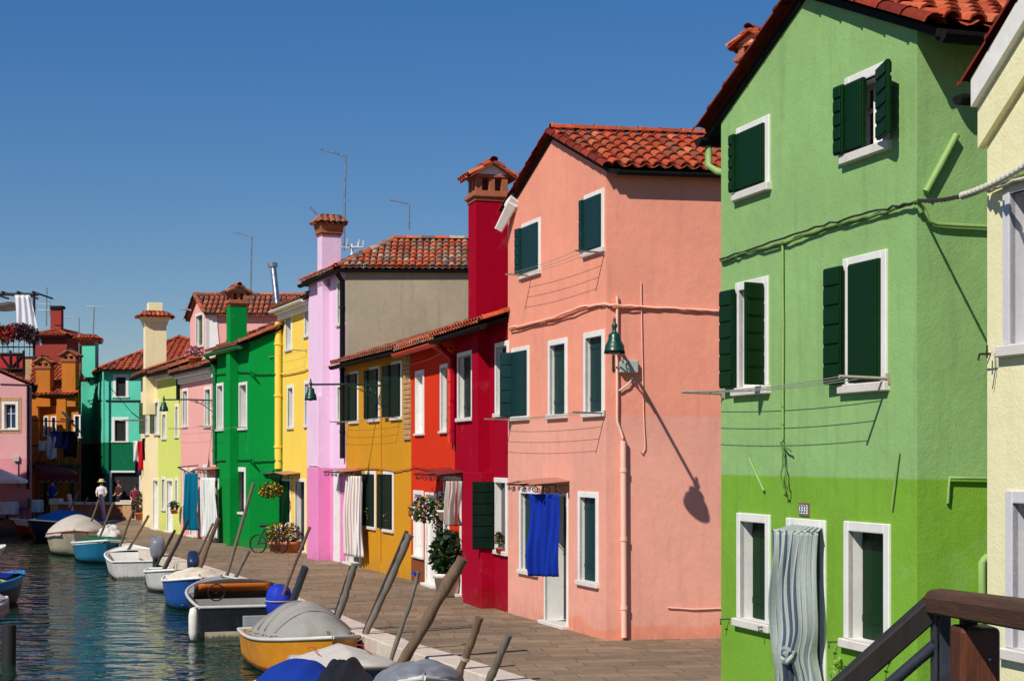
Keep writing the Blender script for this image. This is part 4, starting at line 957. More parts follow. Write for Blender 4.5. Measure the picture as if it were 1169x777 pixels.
# orange house
paint('paint_orange', S(196, 116, 44), seed=21, wear=.7)
OR = House('burnt orange house with two brick chimneys in the shaded corner', (-22.95, 75.3), (-20.65, 75.1), 7, 5.75, 'paint_orange', 'eave', .42, w=(-.27, 1), pal='orange', ov=.35, group=None)
f = OR.front; g = dict(shut='closed', sm='black', fw=.1)
for a_ in ((49.5, 55.5, 475, 498), (58, 64.5, 475, 498), (84, 92, 473, 500)): window(OR.h, f, *a_, **g)
OR.finish(); OR.breast(.0, .45, .3, 0, 5.7); OR.breast(1.35, 1.8, .3, 0, 5.7); OR.gutter(OR.eF[0], OR.eF[1], r=.08)
for cx0, cx1, yt in ((41, 57, 417), (70.5, 86, 409)):
    q = MB(); A_ = P(cx0, 447, 74.9); wd = P(cx1, 447, 74.9).x-A_.x; q.box(A_-UP*.7, (wd, 0, 0), (0, .7, 0), (0, 0, P(0, yt+4, 74.9).z-A_.z+.7)); c_ = q.build('chimney', 'paint_orange', OR.h)
    chimney_gable(c_, (A_.x+wd/2, 75.25), Vector((1, 0, 0)), Vector((0, -1, 0)), wd, .7, P(0, yt+5, 74.9).z, s=.6, tymp='paint_orange', pal='brown')
cable('wall_cable', [f.w(37, 461, .05), f.w(91, 461, .05)], .03, 'iron', OR.h, 6, 0, 2)
# balcony with railing, laundry, awning in the shade
BL = thing('balcony', (-21.4, 74.4, 0), 'dark timber balcony with railing across the shaded orange house', 'balcony')
q = MB(); q.box((-23.4, 73.6, 2.15), (2.9, 0, 0), (0, 1.6, 0), (0, 0, .15)); q.build('deck', 'pole_dark', BL)
q = MB(); q.tube([(-23.4, 73.65, 3.2), (-20.5, 73.65, 3.2)], .04, 6)
for k in range(21): q.tube([(-23.4+k*.145, 73.65, 2.3), (-23.4+k*.145, 73.65, 3.2)], .015, 5)
q.build('railing', 'iron', BL)
for x in (-23.3, -21.9, -20.65): q = MB(); q.box((x, 73.7, 0), (.14, 0, 0), (0, .14, 0), (0, 0, 2.16)); q.build('post', 'pole_dark', BL)
q = MB(); q.tube([(-23.3, 73.3, 4.4), (-20.6, 73.3, 4.3)], .03, 6); q.tube([P(71, 470, 74.9), P(84, 481, 73.6), P(70, 478, 74.2)], .05, 6); q.build('drying_pole', 'pole_dark', BL)
def garment(label, px, py, w, h_, col, Y, cat='laundry', group=None, flare=.1):
    rd = random.Random(px*3); mb = MB(); c = P(px, py, Y)
    mb.grid(lambda i, j: c+Vector(((i-.5)*w*(1+flare*j*math.sin(px)), .05*math.sin(i*9+j*4+px), -h_*j+.04*math.sin(i*7+px)*j)), 14, 10, 0, S(*col))
    return single(mb, 'hanging_cloth', 'cloth', label, cat, group, c, solid=.01)
lg = 'laundry drying on the balcony of the orange house'
garment('white shirt drying at the left of the balcony line', 50, 503, .5, .55, (214, 214, 220), 73.25, group=lg)
garment('pale towel drying beside the white shirt', 59, 498, .42, 1.05, (206, 206, 214), 73.25, group=lg)
garment('dark blue jeans drying at the right of the pale towel', 68, 492, .8, .8, (62, 66, 120), 73.25, group=lg)
garment('dark jacket drying farthest right on the balcony line', 80, 492, .7, 1.2, (26, 24, 34), 73.25, group=lg)
garment('orange cloth hanging under the white shirt', 47, 514, .5, .55, (170, 90, 40), 73.1, group=lg)
# restaurant awning
AW = thing('awning', (-21.5, 71.8, 0), 'dark red scalloped awning in the shaded corner of the square', 'awning')
q = MB(); a0, a1 = P(39, 526, 73.2), P(84, 536, 72.6); b0, b1 = P(42, 541, 71.6), P(90, 542, 71.2)
q.grid(lambda i, j: a0.lerp(a1, i).lerp(b0.lerp(b1, i), j), 10, 2, 0, None); q.build('canopy', 'awning_red' if 'awning_red' in MATS else solidcol('awning_red', (110, 18, 28)), AW, solid=.02)
q = MB(); q.grid(lambda i, j: b0.lerp(b1, i)-UP*j*(.22+.14*abs(math.sin(i*math.pi*7))), 84, 2, 0, None); va = q.build('valance', 'awning_red', AW, solid=.01)
q = MB(); q.tube([b0.lerp(b1, i/84)-UP*(.22+.14*abs(math.sin(i/84*math.pi*7))) for i in range(85)], .018, 4); q.build('valance_trim', 'rope', va)
q = MB(); q.tube([a0, a1], .035, 6); q.build('awning_bar', solidcol('bar_red', (150, 30, 50)), AW)
for x in (b0, b1): q = MB(); q.tube([x, (x.x, x.y, 0)], .03, 6); q.build('post', 'iron', AW)
# dark red tower house
paint('paint_oxblood', S(150, 62, 52), seed=22, wear=.5)
OX = House('dark red house with a chimney standing behind the orange house', (-27.3, 90.2), (-25.4, 90.0), 5, 9.65, 'paint_oxblood', 'hip', .35, w=(.1, 1), pal='orange', ov=.3, group=None); OX.finish()
q = MB(); q.box(P(57.5, 378, 91)-UP*.5, (.62, 0, 0), (0, .5, 0), (0, 0, 1.85)); c_ = q.build('chimney', 'paint_oxblood', OX.h); q = MB(); q.box(P(56.5, 352, 90.9), (.75, 0, 0), (0, .6, 0), (0, 0, .16)); q.build('chimney_cap', 'gutter_dark', c_)
# timber framed house with roof terrace
paint('paint_timber', S(60, 30, 26), seed=23); solidcol('panel_red', (176, 22, 26)); solidcol('beam_dark', (34, 22, 20))
AL = House('dark timber fronted house with red panels and a roof terrace', (-32, 82.2), (-24.75, 82.0), 6, 7.75, 'paint_timber', 'eave', .1, w=(-.325, 1), pal='old', ov=.1, group=None); AL.finish(roof=False)
f = AL.front
q = MB()
for a_, b_ in ((0, 11), (14, 26)):
    (ua, z1), (ub, z0) = f.at(a_, 404), f.at(b_, 421); q.fbox(f, ua, ub, z0, z1, 0, .05)
pn = q.build('red_panel', 'panel_red', AL.h); q = MB()
for (x0, y0, x1, y1) in ((0, 404, 26, 404), (0, 421, 26, 421), (12, 400, 12, 426), (27, 400, 27, 426), (1, 406, 11, 420), (14, 419, 25, 406), (20, 405, 20, 420)): q.tube([f.w(x0, y0, .08), f.w(x1, y1, .08)], .07, 4, sm=False)
q.build('beam', 'beam_dark', AL.h); q = MB(); (ua, _), (ub, _) = f.at(29, 410), f.at(37, 410); q.fbox(f, ua, ub, 2, 7.75, 0, .06); q.build('brick_pier', 'brick_pale', AL.h)
TR = thing('roof_terrace', (-28, 84, 7.7), 'timber roof terrace with red geraniums along its railing', 'terrace'); X0, X1, YT = -32.0, P(40, 0, 82.4).x, 82.4; Z = lambda z: 2.6+(z-2.6)*82.4/74.4
q = MB(); q.box((X0, YT, Z(7.25)), (X1-X0, 0, 0), (0, 4, 0), (0, 0, .18)); q.build('deck', 'beam_dark', TR)
q = MB()
for z in (Z(7.85), Z(8.35)): q.tube([(X0, YT, z), (X1, YT, z)], .04, 6)
for k in range(26): q.tube([(X0+(X1-X0)*k/25, YT, Z(7.4)), (X0+(X1-X0)*k/25, YT, Z(8.35))], .02, 5)
q.build('railing', 'beam_dark', TR)
q = MB(); q.tube([(X0, YT+.1, Z(10.38)), (X1+.15, YT+.1, Z(10.34))], .09, 6)
for x in (X1-.08, X1-3.2): q.tube([(x, YT+.1, Z(7.3)), (x, YT+.1, Z(10.35))], .07, 6)
for x in (X1-.1, X1-.9, X1-1.7, X1-2.5): q.tube([(x, YT-.1, Z(10.45)), (x, YT+3.5, Z(10.45))], .05, 6)
q.build('pergola', 'beam_dark', TR)
q = MB(); a = P(0, 344, YT-.1)
q.grid(lambda i, j: Vector((X0+(X1-X0)*.9*i, YT+.1+2.6*j, Z(10.05)-.35*math.sin(j*3.1)-.10*abs(math.sin(i*14)))), 30, 6, 0, S(236, 234, 232))
single(q, 'sun_sail', 'cloth', 'white sun sail stretched under the roof terrace pergola', 'sun sail', None, (X1-2, YT, 10), solid=.01)
q = MB()
def drape(i, j):
    sp = .22; x = X1-.95+(i-.15)*(.8+.5*j)+.25*j; return Vector((x, YT-.02+.07*math.sin(i*17+j*5+3*i*i), Z(10.3)-j*2.7*(1-.25*(1-i))))
q.grid(drape, 40, 14, 0, S(230, 230, 234)); single(q, 'curtain', 'cloth', 'white curtain gathered at the corner of the roof terrace', 'curtain', None, (X1-.5, YT, 9), solid=.01)
GR = [S(40, 70, 26), S(56, 84, 30), S(30, 52, 20), S(70, 92, 40)]; RED = [S(150, 24, 34), S(186, 40, 50), S(120, 20, 30), S(196, 70, 60)]; PUR = [S(70, 24, 50), S(90, 30, 60), S(50, 20, 36)]
rd = random.Random(11)
def flowers(name, label, c, rad, nl, nb, sl, sb, pal, cat='flowers', group=None, pot=None, potmat='terracotta', green=GR, hang=None):
    t = thing(name, (c[0], c[1], c[2]-rad[2]-(pot[2] if pot else 0)), label, cat, group)
    q = MB(); clump(q, c, rad, nl, sl, green, rd, outer=.4); q.build('foliage', 'leaf', t)
    q = MB(); clump(q, (c[0]-.02, c[1]-.04, c[2]+rad[2]*.12), (rad[0]*1.05, rad[1]*1.05, rad[2]*1.02), nb, sb, pal, rd, outer=.9); q.build('blossom', 'leaf', t)
    if pot:
        r, r2, h_ = pot; q = MB(); z = c[2]-rad[2]*.75
        q.lathe((c[0], c[1], z-h_), [(.001, 0), (r2, 0), (r*.97, h_*.8), (r*1.06, h_*.8), (r*1.06, h_), (r*.92, h_), (r*.88, h_*.85), (.001, h_*.85)], 18); q.build('pot', potmat, t)
        t.location.z = z-h_; dz = z-h_-(c[2]-rad[2]-pot[2])
        for ch_ in t.children: ch_.location.z = -dz
    return t
for k in range(9):
    x = X0+3.1+(X1-X0-3.0)*(k+.5)/9; flowers('geranium_box', 'trailing red geranium on the terrace railing', (x, YT-.12, Z(8.45)+.1*math.sin(k*2.2)), (.42, .25, .5), 160, 260, .12, .13, RED if k < 7 else PUR, 'flowers', 'geraniums along the terrace railing')
# pale pink house on the left
paint('paint_palepink', S(214, 158, 158), S(206, 140, 146), 2.6, seed=24, wear=.6)
LP = House('pale pink house at the left edge with a brick framed window', (-30.0, 67.7), (-20.55, 67.5), 6.0, 5.75, 'paint_palepink', 'gable', .42, w=(-.31, 1), pal='brown', ov=.2, group=None)
f = LP.front; window(LP.h, f, 2, 21, 458, 491, fm='white_frame', pane='pane_blue', fw=.12, sash='white_frame'); 
q = MB(); (ua, z1), (ub, z0) = f.at(-1, 453.5), f.at(24.5, 494); 
for a_, b_, c_, d_ in ((ua, f.at(1.6, 460)[0], z0, z1), (f.at(21.4, 460)[0], ub, z0, z1), (ua, ub, f.at(0, 457.6)[1], z1), (ua, ub, z0, f.at(0, 491.5)[1])): q.fbox(f, a_, b_, c_, d_, -.02, .012)
q.build('brick_surround', 'brick_pale', LP.h); LP.finish()
cable('wall_cable', [f.w(0, 438, .04), f.w(33, 439, .04)], .02, 'iron', LP.h, 5, 0, 2)
LP.pipe([f.w(38, 437, .15), f.w(32, 440, .1), f.w(32, 558, .1)], r=.06)
q = MB(); u0, z0 = f.at(16, 526); q.fbox(f, u0, u0+.25, z0, z0+.2, 0, .12); q.build('meter_box', 'box_grey', LP.h)
cable('conduit', [f.w(21, 522, .03), f.w(21, 556, .03)], .02, 'iron', LP.h, 5, 0, 2)
UM = thing('parasol', (-21.6, 65.9+1.2, 0), 'white square parasol beside the pale pink house', 'parasol')
c0 = Vector((P(-2, 533, 67).x, 67.0-.2, P(0, 533, 67).z)); q = MB(); e = 1.15; cs_ = [c0+Vector((i*e, j*.6, -.55)) for i, j in ((-1, -1), (1, -1), (1, 1), (-1, 1))]
ROOTLOC[UM.name] = Vector((c0.x, c0.y, 0)); UM.location = (c0.x, c0.y, 0)
for k in range(4): q.face([cs_[k], cs_[(k+1) % 4], c0], 0, S(232, 228, 222)); a_, b_ = cs_[k], cs_[(k+1) % 4]; q.face([a_, b_, b_-UP*.12, a_-UP*.12], 0, S(232, 228, 222))
q.build('canopy', 'cloth', UM, solid=.01); q = MB(); q.tube([(c0.x, c0.y, 0), c0], .03, 8); q.build('pole', 'steel', UM); q = MB(); q.box((c0.x-.25, c0.y-.25, 0), (.5, 0, 0), (0, .5, 0), (0, 0, .08)); q.build('base', 'gutter_dark', UM)
# tables with white cloths
for (px, Y, lb_) in ((8, 67.0, 'round cafe table under a white cloth nearest the left edge'), (37, 69.6, 'round cafe table under a white cloth right of the pale pink house')):
    x = (px-CX)/F*Y; T_ = thing('cafe_table', (x, Y, 0), lb_, 'table', 'cloth covered cafe tables'); q = MB(); q.lathe((x, Y, 0), [(.001, .77), (.45, .77), (.47, .74)], 20, 0, S(214, 216, 226)); 
    q.grid(lambda i, j: Vector((x+math.cos(i*6.283)*(.47+.05*j*math.sin(i*44)), Y+math.sin(i*6.283)*(.47+.05*j*math.sin(i*44)), .74-.5*j)), 60, 4, 0, S(214, 216, 226)); q.build('tablecloth', 'cloth', T_); q = MB(); q.tube([(x, Y, 0), (x, Y, .76)], .04, 8); q.build('leg', 'iron', T_)
    for sg in (-1, 1):
        cx_ = x+sg*.75; ch = thing('cafe_chair', (cx_, Y, 0), f'dark cafe chair on the {"left" if sg < 0 else "right"} side of the {"table at the left edge" if px < 20 else "second cloth covered table"}', 'chair', 'cafe chairs')
        q = MB(); q.box((cx_-.2, Y-.2, .44), (.4, 0, 0), (0, .4, 0), (0, 0, .04)); q.build('seat', 'iron', ch); q = MB(); q.box((cx_+sg*.18, Y-.2, .5), (.03, 0, 0), (0, .4, 0), (0, 0, .42)); q.build('backrest', 'iron', ch)
        for i in (-1, 1):
            for j in (-1, 1): q = MB(); q.tube([(cx_+i*.18, Y+j*.18, 0), (cx_+i*.18, Y+j*.18, .44)], .015, 6); q.build('leg', 'iron', ch)
NB = House('unseen ochre house added on the opposite bank to shade the canal end', (-27.5, 62.5), (-20.75, 62.4), 7.0, 6.5, paint('paint_ochre', S(190, 140, 80), seed=31) and 'paint_ochre', 'gable', .35, w=(.12, -1), pal='brown', group=None); NB.finish()  # out-of-view house, added and sized so its shadow covers the canal end
# low parapet wall across the end of the quay
PW = thing('parapet_wall', (-19.0, 67.6, 0), 'low brick wall with white stone coping at the end of the quay', 'wall')
A_, B_ = P(59, 0, 67.2), P(155, 0, 66.6); A_ = Vector((A_.x, 67.2, 0)); B_ = Vector((B_.x, 66.7, 0)); pf = Fac(A_, B_); zt = P(0, 576, 67).z
paint('paint_blackish', S(52, 40, 36), seed=30)
q = MB(); q.fbox(pf, 0, pf.L, -.1, zt, -.3, 0); q.build('wall', 'brick', PW)
q = MB(); q.fbox(pf, -.05, .32, -.1, zt+.01, -.33, .04); q.fbox(pf, pf.L-.6, pf.L, -.1, zt+.01, -.33, .04); q.build('pier', 'brick_pale', PW)
q = MB(); q.fbox(pf, -.09, pf.L, zt+.011, zt+.12, -.38, .08); q.fbox(pf, -.09, .36, zt+.12, zt+.26, -.38, .08); q.fbox(pf, pf.L-.7, pf.L, zt+.12, zt+.2, -.38, .08); q.build('coping', 'quay_stone', PW, bevel=.01)
for px in (82, 118):
    x = (px-CX)/F*66.4; q = MB(); q.tube([(x+.08, 66.5, -.3), (x-.06, 66.2, P(0, 564, 66.3).z)], .085, 10)
    single(q, 'mooring_post', 'pinkpost' if 'pinkpost' in MATS else solidcol('pinkpost', (226, 178, 190)), f'pale pink mooring post at the {"left" if px < 100 else "middle"} of the low parapet wall', 'post', 'pale pink mooring posts', (x, 66.4, 0))
# antennas
def antenna(label, pts, r=.02, bars=(), mat='steel', Y=50):
    r *= 1.45; q = MB(); q.tube([P(a_, b_, Y) for a_, b_ in pts], r, 6)
    for (x0, y0, x1, y1) in bars: q.tube([P(x0, y0, Y), P(x1, y1, Y)], r*.7, 5)
    return single(q, 'antenna', mat, label, 'antenna', 'television antennas on the roofs', P(*pts[0], Y))
antenna('tall thin antenna mast above the pink house chimney', [(392.5, 286), (394.5, 180)], .022, [(366, 170.5, 397, 179)], Y=42.5)
antenna('small antenna on the hipped roof beside the crimson chimney', [(467, 262), (467, 233)], .02, [(445, 228, 468, 233)], Y=42.8)
antenna('antenna standing behind the emerald house chimney', [(286, 345), (287.5, 270)], .018, [(265, 264.5, 288, 270)], Y=48)
antenna('antenna above the turquoise chimney', [(106, 400), (107.5, 350)], .022, [(98, 349.5, 115, 350)], Y=79)
antenna('thin antenna between the orange and turquoise houses', [(90, 440), (90.5, 362)], .02, [(75, 362, 91, 363)], Y=84)
antenna('lattice antenna beside the dark red chimney', [(53, 372), (53.5, 328)], .025, [(43, 346.5, 57, 347), (43, 353.5, 57, 354), (57, 343, 57, 360)], Y=90)
antenna('short aerial bar beside the pink house chimney', [(362, 245), (354, 236.5)], .018, Y=41.5)
antenna('tiny aerial beside the rose attic', [(218, 354), (206, 352)], .025, Y=52)
q = MB(); c0 = P(402, 287, 42.3)
for k in range(4): q.tube([c0, c0+Vector((-.12+.12*k, 0, -.32))], .02, 5); 
for k in range(6): a = k*1.1; q.tube([c0+UP*.1, c0+Vector((math.cos(a)*.3, math.sin(a)*.3, .12)), c0+Vector((math.cos(a)*.3, math.sin(a)*.3, .3))], .016, 5)
q.tube([c0-UP*.4, c0+UP*.2], .03, 6); single(q, 'antenna', 'white_frame', 'white branching aerial beside the tall mast on the pink house', 'antenna', 'television antennas on the roofs', c0)

# ================================================================ street lamps
def make_lamp(label, L, drop=.0, sc=.70):
    t = thing('street_lamp', (0, 0, 0), label, 'street lamp', 'bracket street lamps on the houses')
    q = MB(); q.tube([(0, 0, 0), (L*.5, 0, .02), (L, 0, 0)], .022, 8); q.tube([(0, 0, -.5), (0, 0, .15)], .02, 6)
    pts = [(L*.5*i/10, 0, -.45*(1-i/10)**1.8-.02) for i in range(11)]; q.tube(pts, .012, 6)
    for k in range(3):
        c_ = (L*(.12+.13*k), -.13+.035*k, .1-.02*k); q.tube([(c_[0]+math.cos(a)*c_[2]*(1-a/12), 0, c_[1]+math.sin(a)*c_[2]*(1-a/12)) for a in [j*.6 for j in range(16)]], .009, 5)
    q.build('bracket', 'lamp_green', t)
    q = MB(); q.lathe((L, 0, -.0), [(r_*sc, z_*sc) for r_, z_ in [(.001, .20), (.018, .17), (.03, .13), (.02, .10), (.05, .05), (.055, .01), (.035, -.03), (.04, -.09), (.10, -.13), (.115, -.15), (.12, -.24), (.15, -.30), (.175, -.34), (.18, -.36), (.19, -.44), (.20, -.455), (.001, -.42)]], 24); hd = q.build('lamp_hood', 'lamp_green', t)
    q = MB(); q.lathe((L, 0, -.0), [(r_*sc, z_*sc) for r_, z_ in [(.19, -.452), (.205, -.50), (.17, -.50), (.155, -.46)]], 20); q.build('lamp_skirt', 'gutter_dark', hd)
    q = MB(); q.lathe((L, 0, -.0), [(r_*sc, z_*sc) for r_, z_ in [(.12, -.44), (.11, -.49), (.06, -.52), (.001, -.53)]], 16); q.build('lamp_glass', 'lamp_glass', t)
    return t
l0 = make_lamp('green street lamp on a long bracket at the corner of the salmon pink house', 1.64)
head = P(701.5, 372, 21.0); root = SH.side.pt(.10, head.z-.02, .0)
def aim(o, root, tip):
    v = Vector(tip)-Vector(root); o.location = root; o.rotation_euler = (0, 0, math.atan2(v.y, v.x))
aim(l0, root, head)
l1 = copy_tree(l0); l1['label'] = 'green street lamp hanging in front of the pink house from a mustard wall bracket'
f = MU.front; r1 = f.w(435.5, 440, .0); aim(l1, r1, r1+f.n*1); 
l2 = copy_tree(l0); l2['label'] = 'green street lamp on a bracket between the rose and lime houses'
f = EM.front; r2 = EM.front.w(247, 457, .0); aim(l2, r2, r2+EM.front.n)

# ================================================================ pots, flowers, bicycle, people
YEL = [S(220, 180, 30), S(236, 200, 50), S(200, 150, 30), S(60, 24, 40), S(80, 30, 50)]; MIX = [S(230, 220, 220), S(200, 60, 60), S(90, 40, 110), S(226, 190, 60), S(236, 232, 226), S(150, 40, 70)]; PNK = [S(220, 120, 150), S(230, 150, 170), S(200, 90, 120)]
c = P(477.5+13, 583, 31.2)
HB = flowers('hanging_basket', 'hanging basket of mixed flowers in front of the red house door', tuple(P(485, 582, 31.0)), (.34, .3, .26), 420, 200, .075, .05, MIX, 'hanging basket')
q = MB()
for dx in (-.12, .12): q.tube([P(493.3, 556, 31)+Vector((0, 0, 0)), P(493.3, 574, 31)+Vector((dx, 0, 0))], .006, 4)
q.build('cord', 'rope', HB)
q = MB(); clump(q, P(501, 597, 31.1), (.14, .14, .28), 140, .06, GR, rd); q.build('trailing_stem', 'leaf', HB)
flowers('hanging_pot', 'small white hanging pot with a pale green plant beside the flower basket', tuple(P(509, 573, 30.6)), (.16, .16, .2), 120, 30, .07, .04, MIX, 'hanging pot', None, (.17, .11, .2), 'white_frame')
flowers('potted_shrub', 'dark leafy shrub in a stone pot beside the crimson house', tuple(P(511, 632, 29.7)), (.34, .34, .48), 650, 6, .12, .05, [S(150, 60, 40)], 'potted plant', None, (.26, .2, .42), 'stone_sill', green=[S(20, 44, 18), S(32, 60, 24), S(46, 78, 32)])
flowers('flower_basket', 'hanging basket of yellow and purple flowers on the yellow house', tuple(P(310.5, 560, 44.6)), (.36, .3, .22), 260, 260, .08, .07, YEL, 'hanging basket', 'flower displays at the yellow house')
for px, Y, k in ((318.5, 44.2, 0), (330.5, 43.6, 1)):
    flowers('flower_pot', ('terracotta pot crowded with yellow and purple flowers by the black bicycle', 'terracotta pot crowded with white flowers right of its purple neighbour')[k], tuple(P(px, 609, Y)), (.36, .3, .28), 260, 260, .08, .07, (YEL, MIX)[k], 'flower pot', 'flower displays at the yellow house', (.3, .22, .42))
flowers('flower_pot', 'pink flowers on the sill of the rose attic window', tuple(P(223, 402, 51.5)), (.3, .2, .2), 160, 160, .08, .08, PNK, 'flower pot', None, (.22, .16, .28))
flowers('flower_pot', 'potted red flower on the sill of the crimson house window', tuple(P(571.5, 616, 26.9)), (.10, .1, .17), 90, 20, .06, .045, RED, 'flower pot', None, (.09, .07, .1))
for px, py, hs, lb_ in ((422, 585, MU, 'small yellow flowered plant on the left ground floor sill of the mustard house'), (443, 587, MU, 'small yellow flowered plant on the right ground floor sill of the mustard house')):
    u, z = hs.front.at(px, py); p_ = hs.front.pt(u, z, -.02); flowers('flower_pot', lb_, tuple(p_), (.12, .1, .16), 90, 20, .06, .05, YEL[:3], 'flower pot', None, (.08, .06, .1))
for px, py, hs, lb_ in ((207, 577, RO, 'green plant hanging left of the teal door curtain'), (227, 582, RO, 'green plant hanging right of the teal door curtain')):
    u, z = hs.front.at(px, py); p_ = hs.front.pt(u, z, .25); flowers('flower_pot', lb_, tuple(p_), (.2, .15, .17), 120, 10, .09, .05, RED, 'flower pot', None, (.12, .09, .14))
flowers('flower_pot', 'climbing plant with red flowers at the corner of the cream house', tuple(P(160, 575, 61.2)), (.25, .2, .45), 200, 60, .1, .08, RED, 'flower pot', None, (.2, .15, .25))
flowers('weed', 'small weed growing out of the bright green house wall', tuple(GH.front.w(957, 768, .05)), (.07, .05, .13), 70, 2, .04, .02, [S(200, 190, 60)], 'weed', green=[S(120, 160, 50), S(150, 180, 80)])
q = MB(); f = SH.front
# bicycle
BK = thing('bicycle', tuple(G(307, 631)), 'small black bicycle leaning by the emerald house wall', 'bicycle'); b0 = G(307, 631); r = .25; fx = Vector((.93, -.36, 0)); sd = Vector((.36, .93, 0))
for s_ in (-.34, .34):
    q = MB(); cc = b0+fx*s_+UP*r; q.tube([cc+fx*math.cos(a)*r+UP*math.sin(a)*r for a in [k*math.pi/14 for k in range(29)]], .022, 6, cap=False); wl_ = q.build('wheel', 'black', BK); q = MB()
    for k in range(10): a = k*math.pi/5; q.tube([cc, cc+fx*math.cos(a)*r+UP*math.sin(a)*r], .004, 4)
    q.tube([cc-sd*.04, cc+sd*.04], .02, 6); q.build('spokes', 'steel_dark', wl_)
q = MB(); Wb, Wf = b0-fx*.34+UP*r, b0+fx*.34+UP*r; bb, st_, hd = b0-fx*.02+UP*.3, b0-fx*.14+UP*.66, b0+fx*.3+UP*.68
for a_, b_ in ((Wb, bb), (Wb, st_), (bb, st_), (st_, hd), (bb, hd), (hd, Wf)): q.tube([a_, b_], .018, 6)
q.build('frame', 'iron', BK); q = MB(); q.tube([hd, hd+UP*.16], .014, 6); q.tube([hd+UP*.16-sd*.24-fx*.08, hd+UP*.16-sd*.18, hd+UP*.16+sd*.18, hd+UP*.16+sd*.24-fx*.08], .014, 6); q.build('handlebar', 'iron', BK); q = MB(); q.tube([st_+UP*.1-fx*.12, st_+UP*.1+fx*.12], [.06, .03], 8); q.build('saddle', 'black', BK)
# hanging laundry at the cream house
lg = 'laundry hanging at the side of the ivory cream house'
garment('white cloth hanging left of the red garment at the ivory cream house', 156.5, 503, .3, .8, (220, 220, 220), 61.0, group=lg); garment('red garment hanging at the corner of the ivory cream house', 162, 503, .32, 1.15, (196, 24, 32), 60.8, group=lg); garment('navy garment hanging behind the red garment', 159, 513, .3, 1.0, (30, 34, 70), 61.4, group=lg); garment('black garment hanging right of the red garment', 167, 500, .3, .8, (16, 14, 22), 60.4, group=lg)
# people behind the parapet
def person(label, loc, face, shirt, trousers, hair=(40, 28, 20), hat=None, h_=1.68, lean=0):
    t = thing('person', loc, label, 'person', 'people on the far quay', rz=face); s_ = h_/1.68
    me = bpy.data.meshes.new('body'); V = [(0, 0, .92), (0, 0, 1.15), (0, 0, 1.36), (0, .01, 1.46), (0, .02, 1.53), (0, .03, 1.62), (-.17, 0, 1.37), (-.22, .02, 1.12), (-.17, .16, .98), (-.14, .26, 1.0), (.17, 0, 1.37), (.22, .02, 1.12), (.17, .16, .98), (.14, .26, 1.0), (-.09, 0, .86), (-.10, .03, .48), (-.10, 0, .08), (-.10, .14, .03), (.09, 0, .86), (.10, -.02, .48), (.10, -.04, .08), (.10, .10, .03)]
    Rr = [(.14, .10), (.12, .09), (.15, .09), (.055, .055), (.07, .075), (.085, .10), (.05, .05), (.038, .038), (.03, .03), (.028, .018), (.05, .05), (.038, .038), (.03, .03), (.028, .018), (.085, .085), (.055, .055), (.04, .04), (.035, .03), (.085, .085), (.055, .055), (.04, .04), (.035, .03)]
    E = [(0, 1), (1, 2), (2, 3), (3, 4), (4, 5), (2, 6), (6, 7), (7, 8), (8, 9), (2, 10), (10, 11), (11, 12), (12, 13), (0, 14), (14, 15), (15, 16), (16, 17), (0, 18), (18, 19), (19, 20), (20, 21)]
    me.from_pydata([Vector(v)*s_ for v in V], E, []); o = bpy.data.objects.new('body', me); COL.objects.link(o); o.parent = t
    o.modifiers.new('skin', 'SKIN')
    for sv, r_ in zip(me.skin_vertices[0].data, Rr): sv.radius = (r_[0]*s_, r_[1]*s_)
    me.skin_vertices[0].data[0].use_root = True; o.modifiers.new('sub', 'SUBSURF').levels = 1; o.modifiers['sub'].render_levels = 2; me.materials.append(MATS['skin'])
    nm = label.replace(' ', '_')[:12]
    q = MB(); q.lathe((0, 0, 0), [(.13, .88), (.165, .93), (.15, 1.1), (.185, 1.28), (.19, 1.36), (.12, 1.43), (.07, 1.45)], 16, mat=Matrix.Diagonal((s_, .68*s_, s_)))
    for sx in (-1, 1): q.tube([Vector((sx*.15, 0, 1.38))*s_, Vector((sx*.2, .01, 1.24))*s_, Vector((sx*.222, .02, 1.13))*s_], [.065*s_, .058*s_, .055*s_], 10)
    q.build('shirt', solidcol('cloth_'+nm, shirt, .9), t, local=True)
    q = MB(); q.lathe((0, 0, 0), [(.16, .93), (.175, .86), (.17, .78)], 14, mat=Matrix.Diagonal((s_, .68*s_, s_)))
    for sx, yy in ((-1, .03), (1, -.02)): q.tube([Vector((sx*.09, 0, .86))*s_, Vector((sx*.10, yy, .48))*s_, Vector((sx*.10, 0, .12))*s_], [.105*s_, .078*s_, .062*s_], 10)
    q.build('trousers', solidcol('legs_'+nm, trousers, .9), t, local=True)
    q = MB(); q.lathe(Vector((0, .02, 1.60))*s_, [(.105, -.03), (.112, .02), (.09, .09), (.04, .12), (.001, .125)], 14, mat=Matrix.Diagonal((.88*s_, s_, s_))); q.build('hair', solidcol('hair_'+nm, hair, .8), t, local=True)
    q = MB()
    for sx in (-1, 1): q.lathe(Vector((sx*.032, .113, 1.615))*s_, [(.001, -.01), (.010, 0), (.001, .01)], 6)
    q.tube([Vector((0, .10, 1.625))*s_, Vector((0, .135, 1.585))*s_], [.008*s_, .014*s_], 6); q.build('face', 'skin', t, local=True)
    if hat:
        q = MB(); q.lathe(Vector((0, .02, 1.66))*s_, [(.20, -.02), (.11, .0), (.115, .05), (.09, .10), (.001, .11), (.001, .10), (.105, -.005), (.195, -.03)], 18); q.build('hat', solidcol('hat_'+nm, hat, .9), t, local=True)
    return t
person('person in a straw hat and white top with dark straps, behind the low wall', (P(116, 0, 69).x, 69.0, 0), math.pi, (226, 216, 220), (50, 50, 60), hat=(206, 190, 130), h_=1.62)
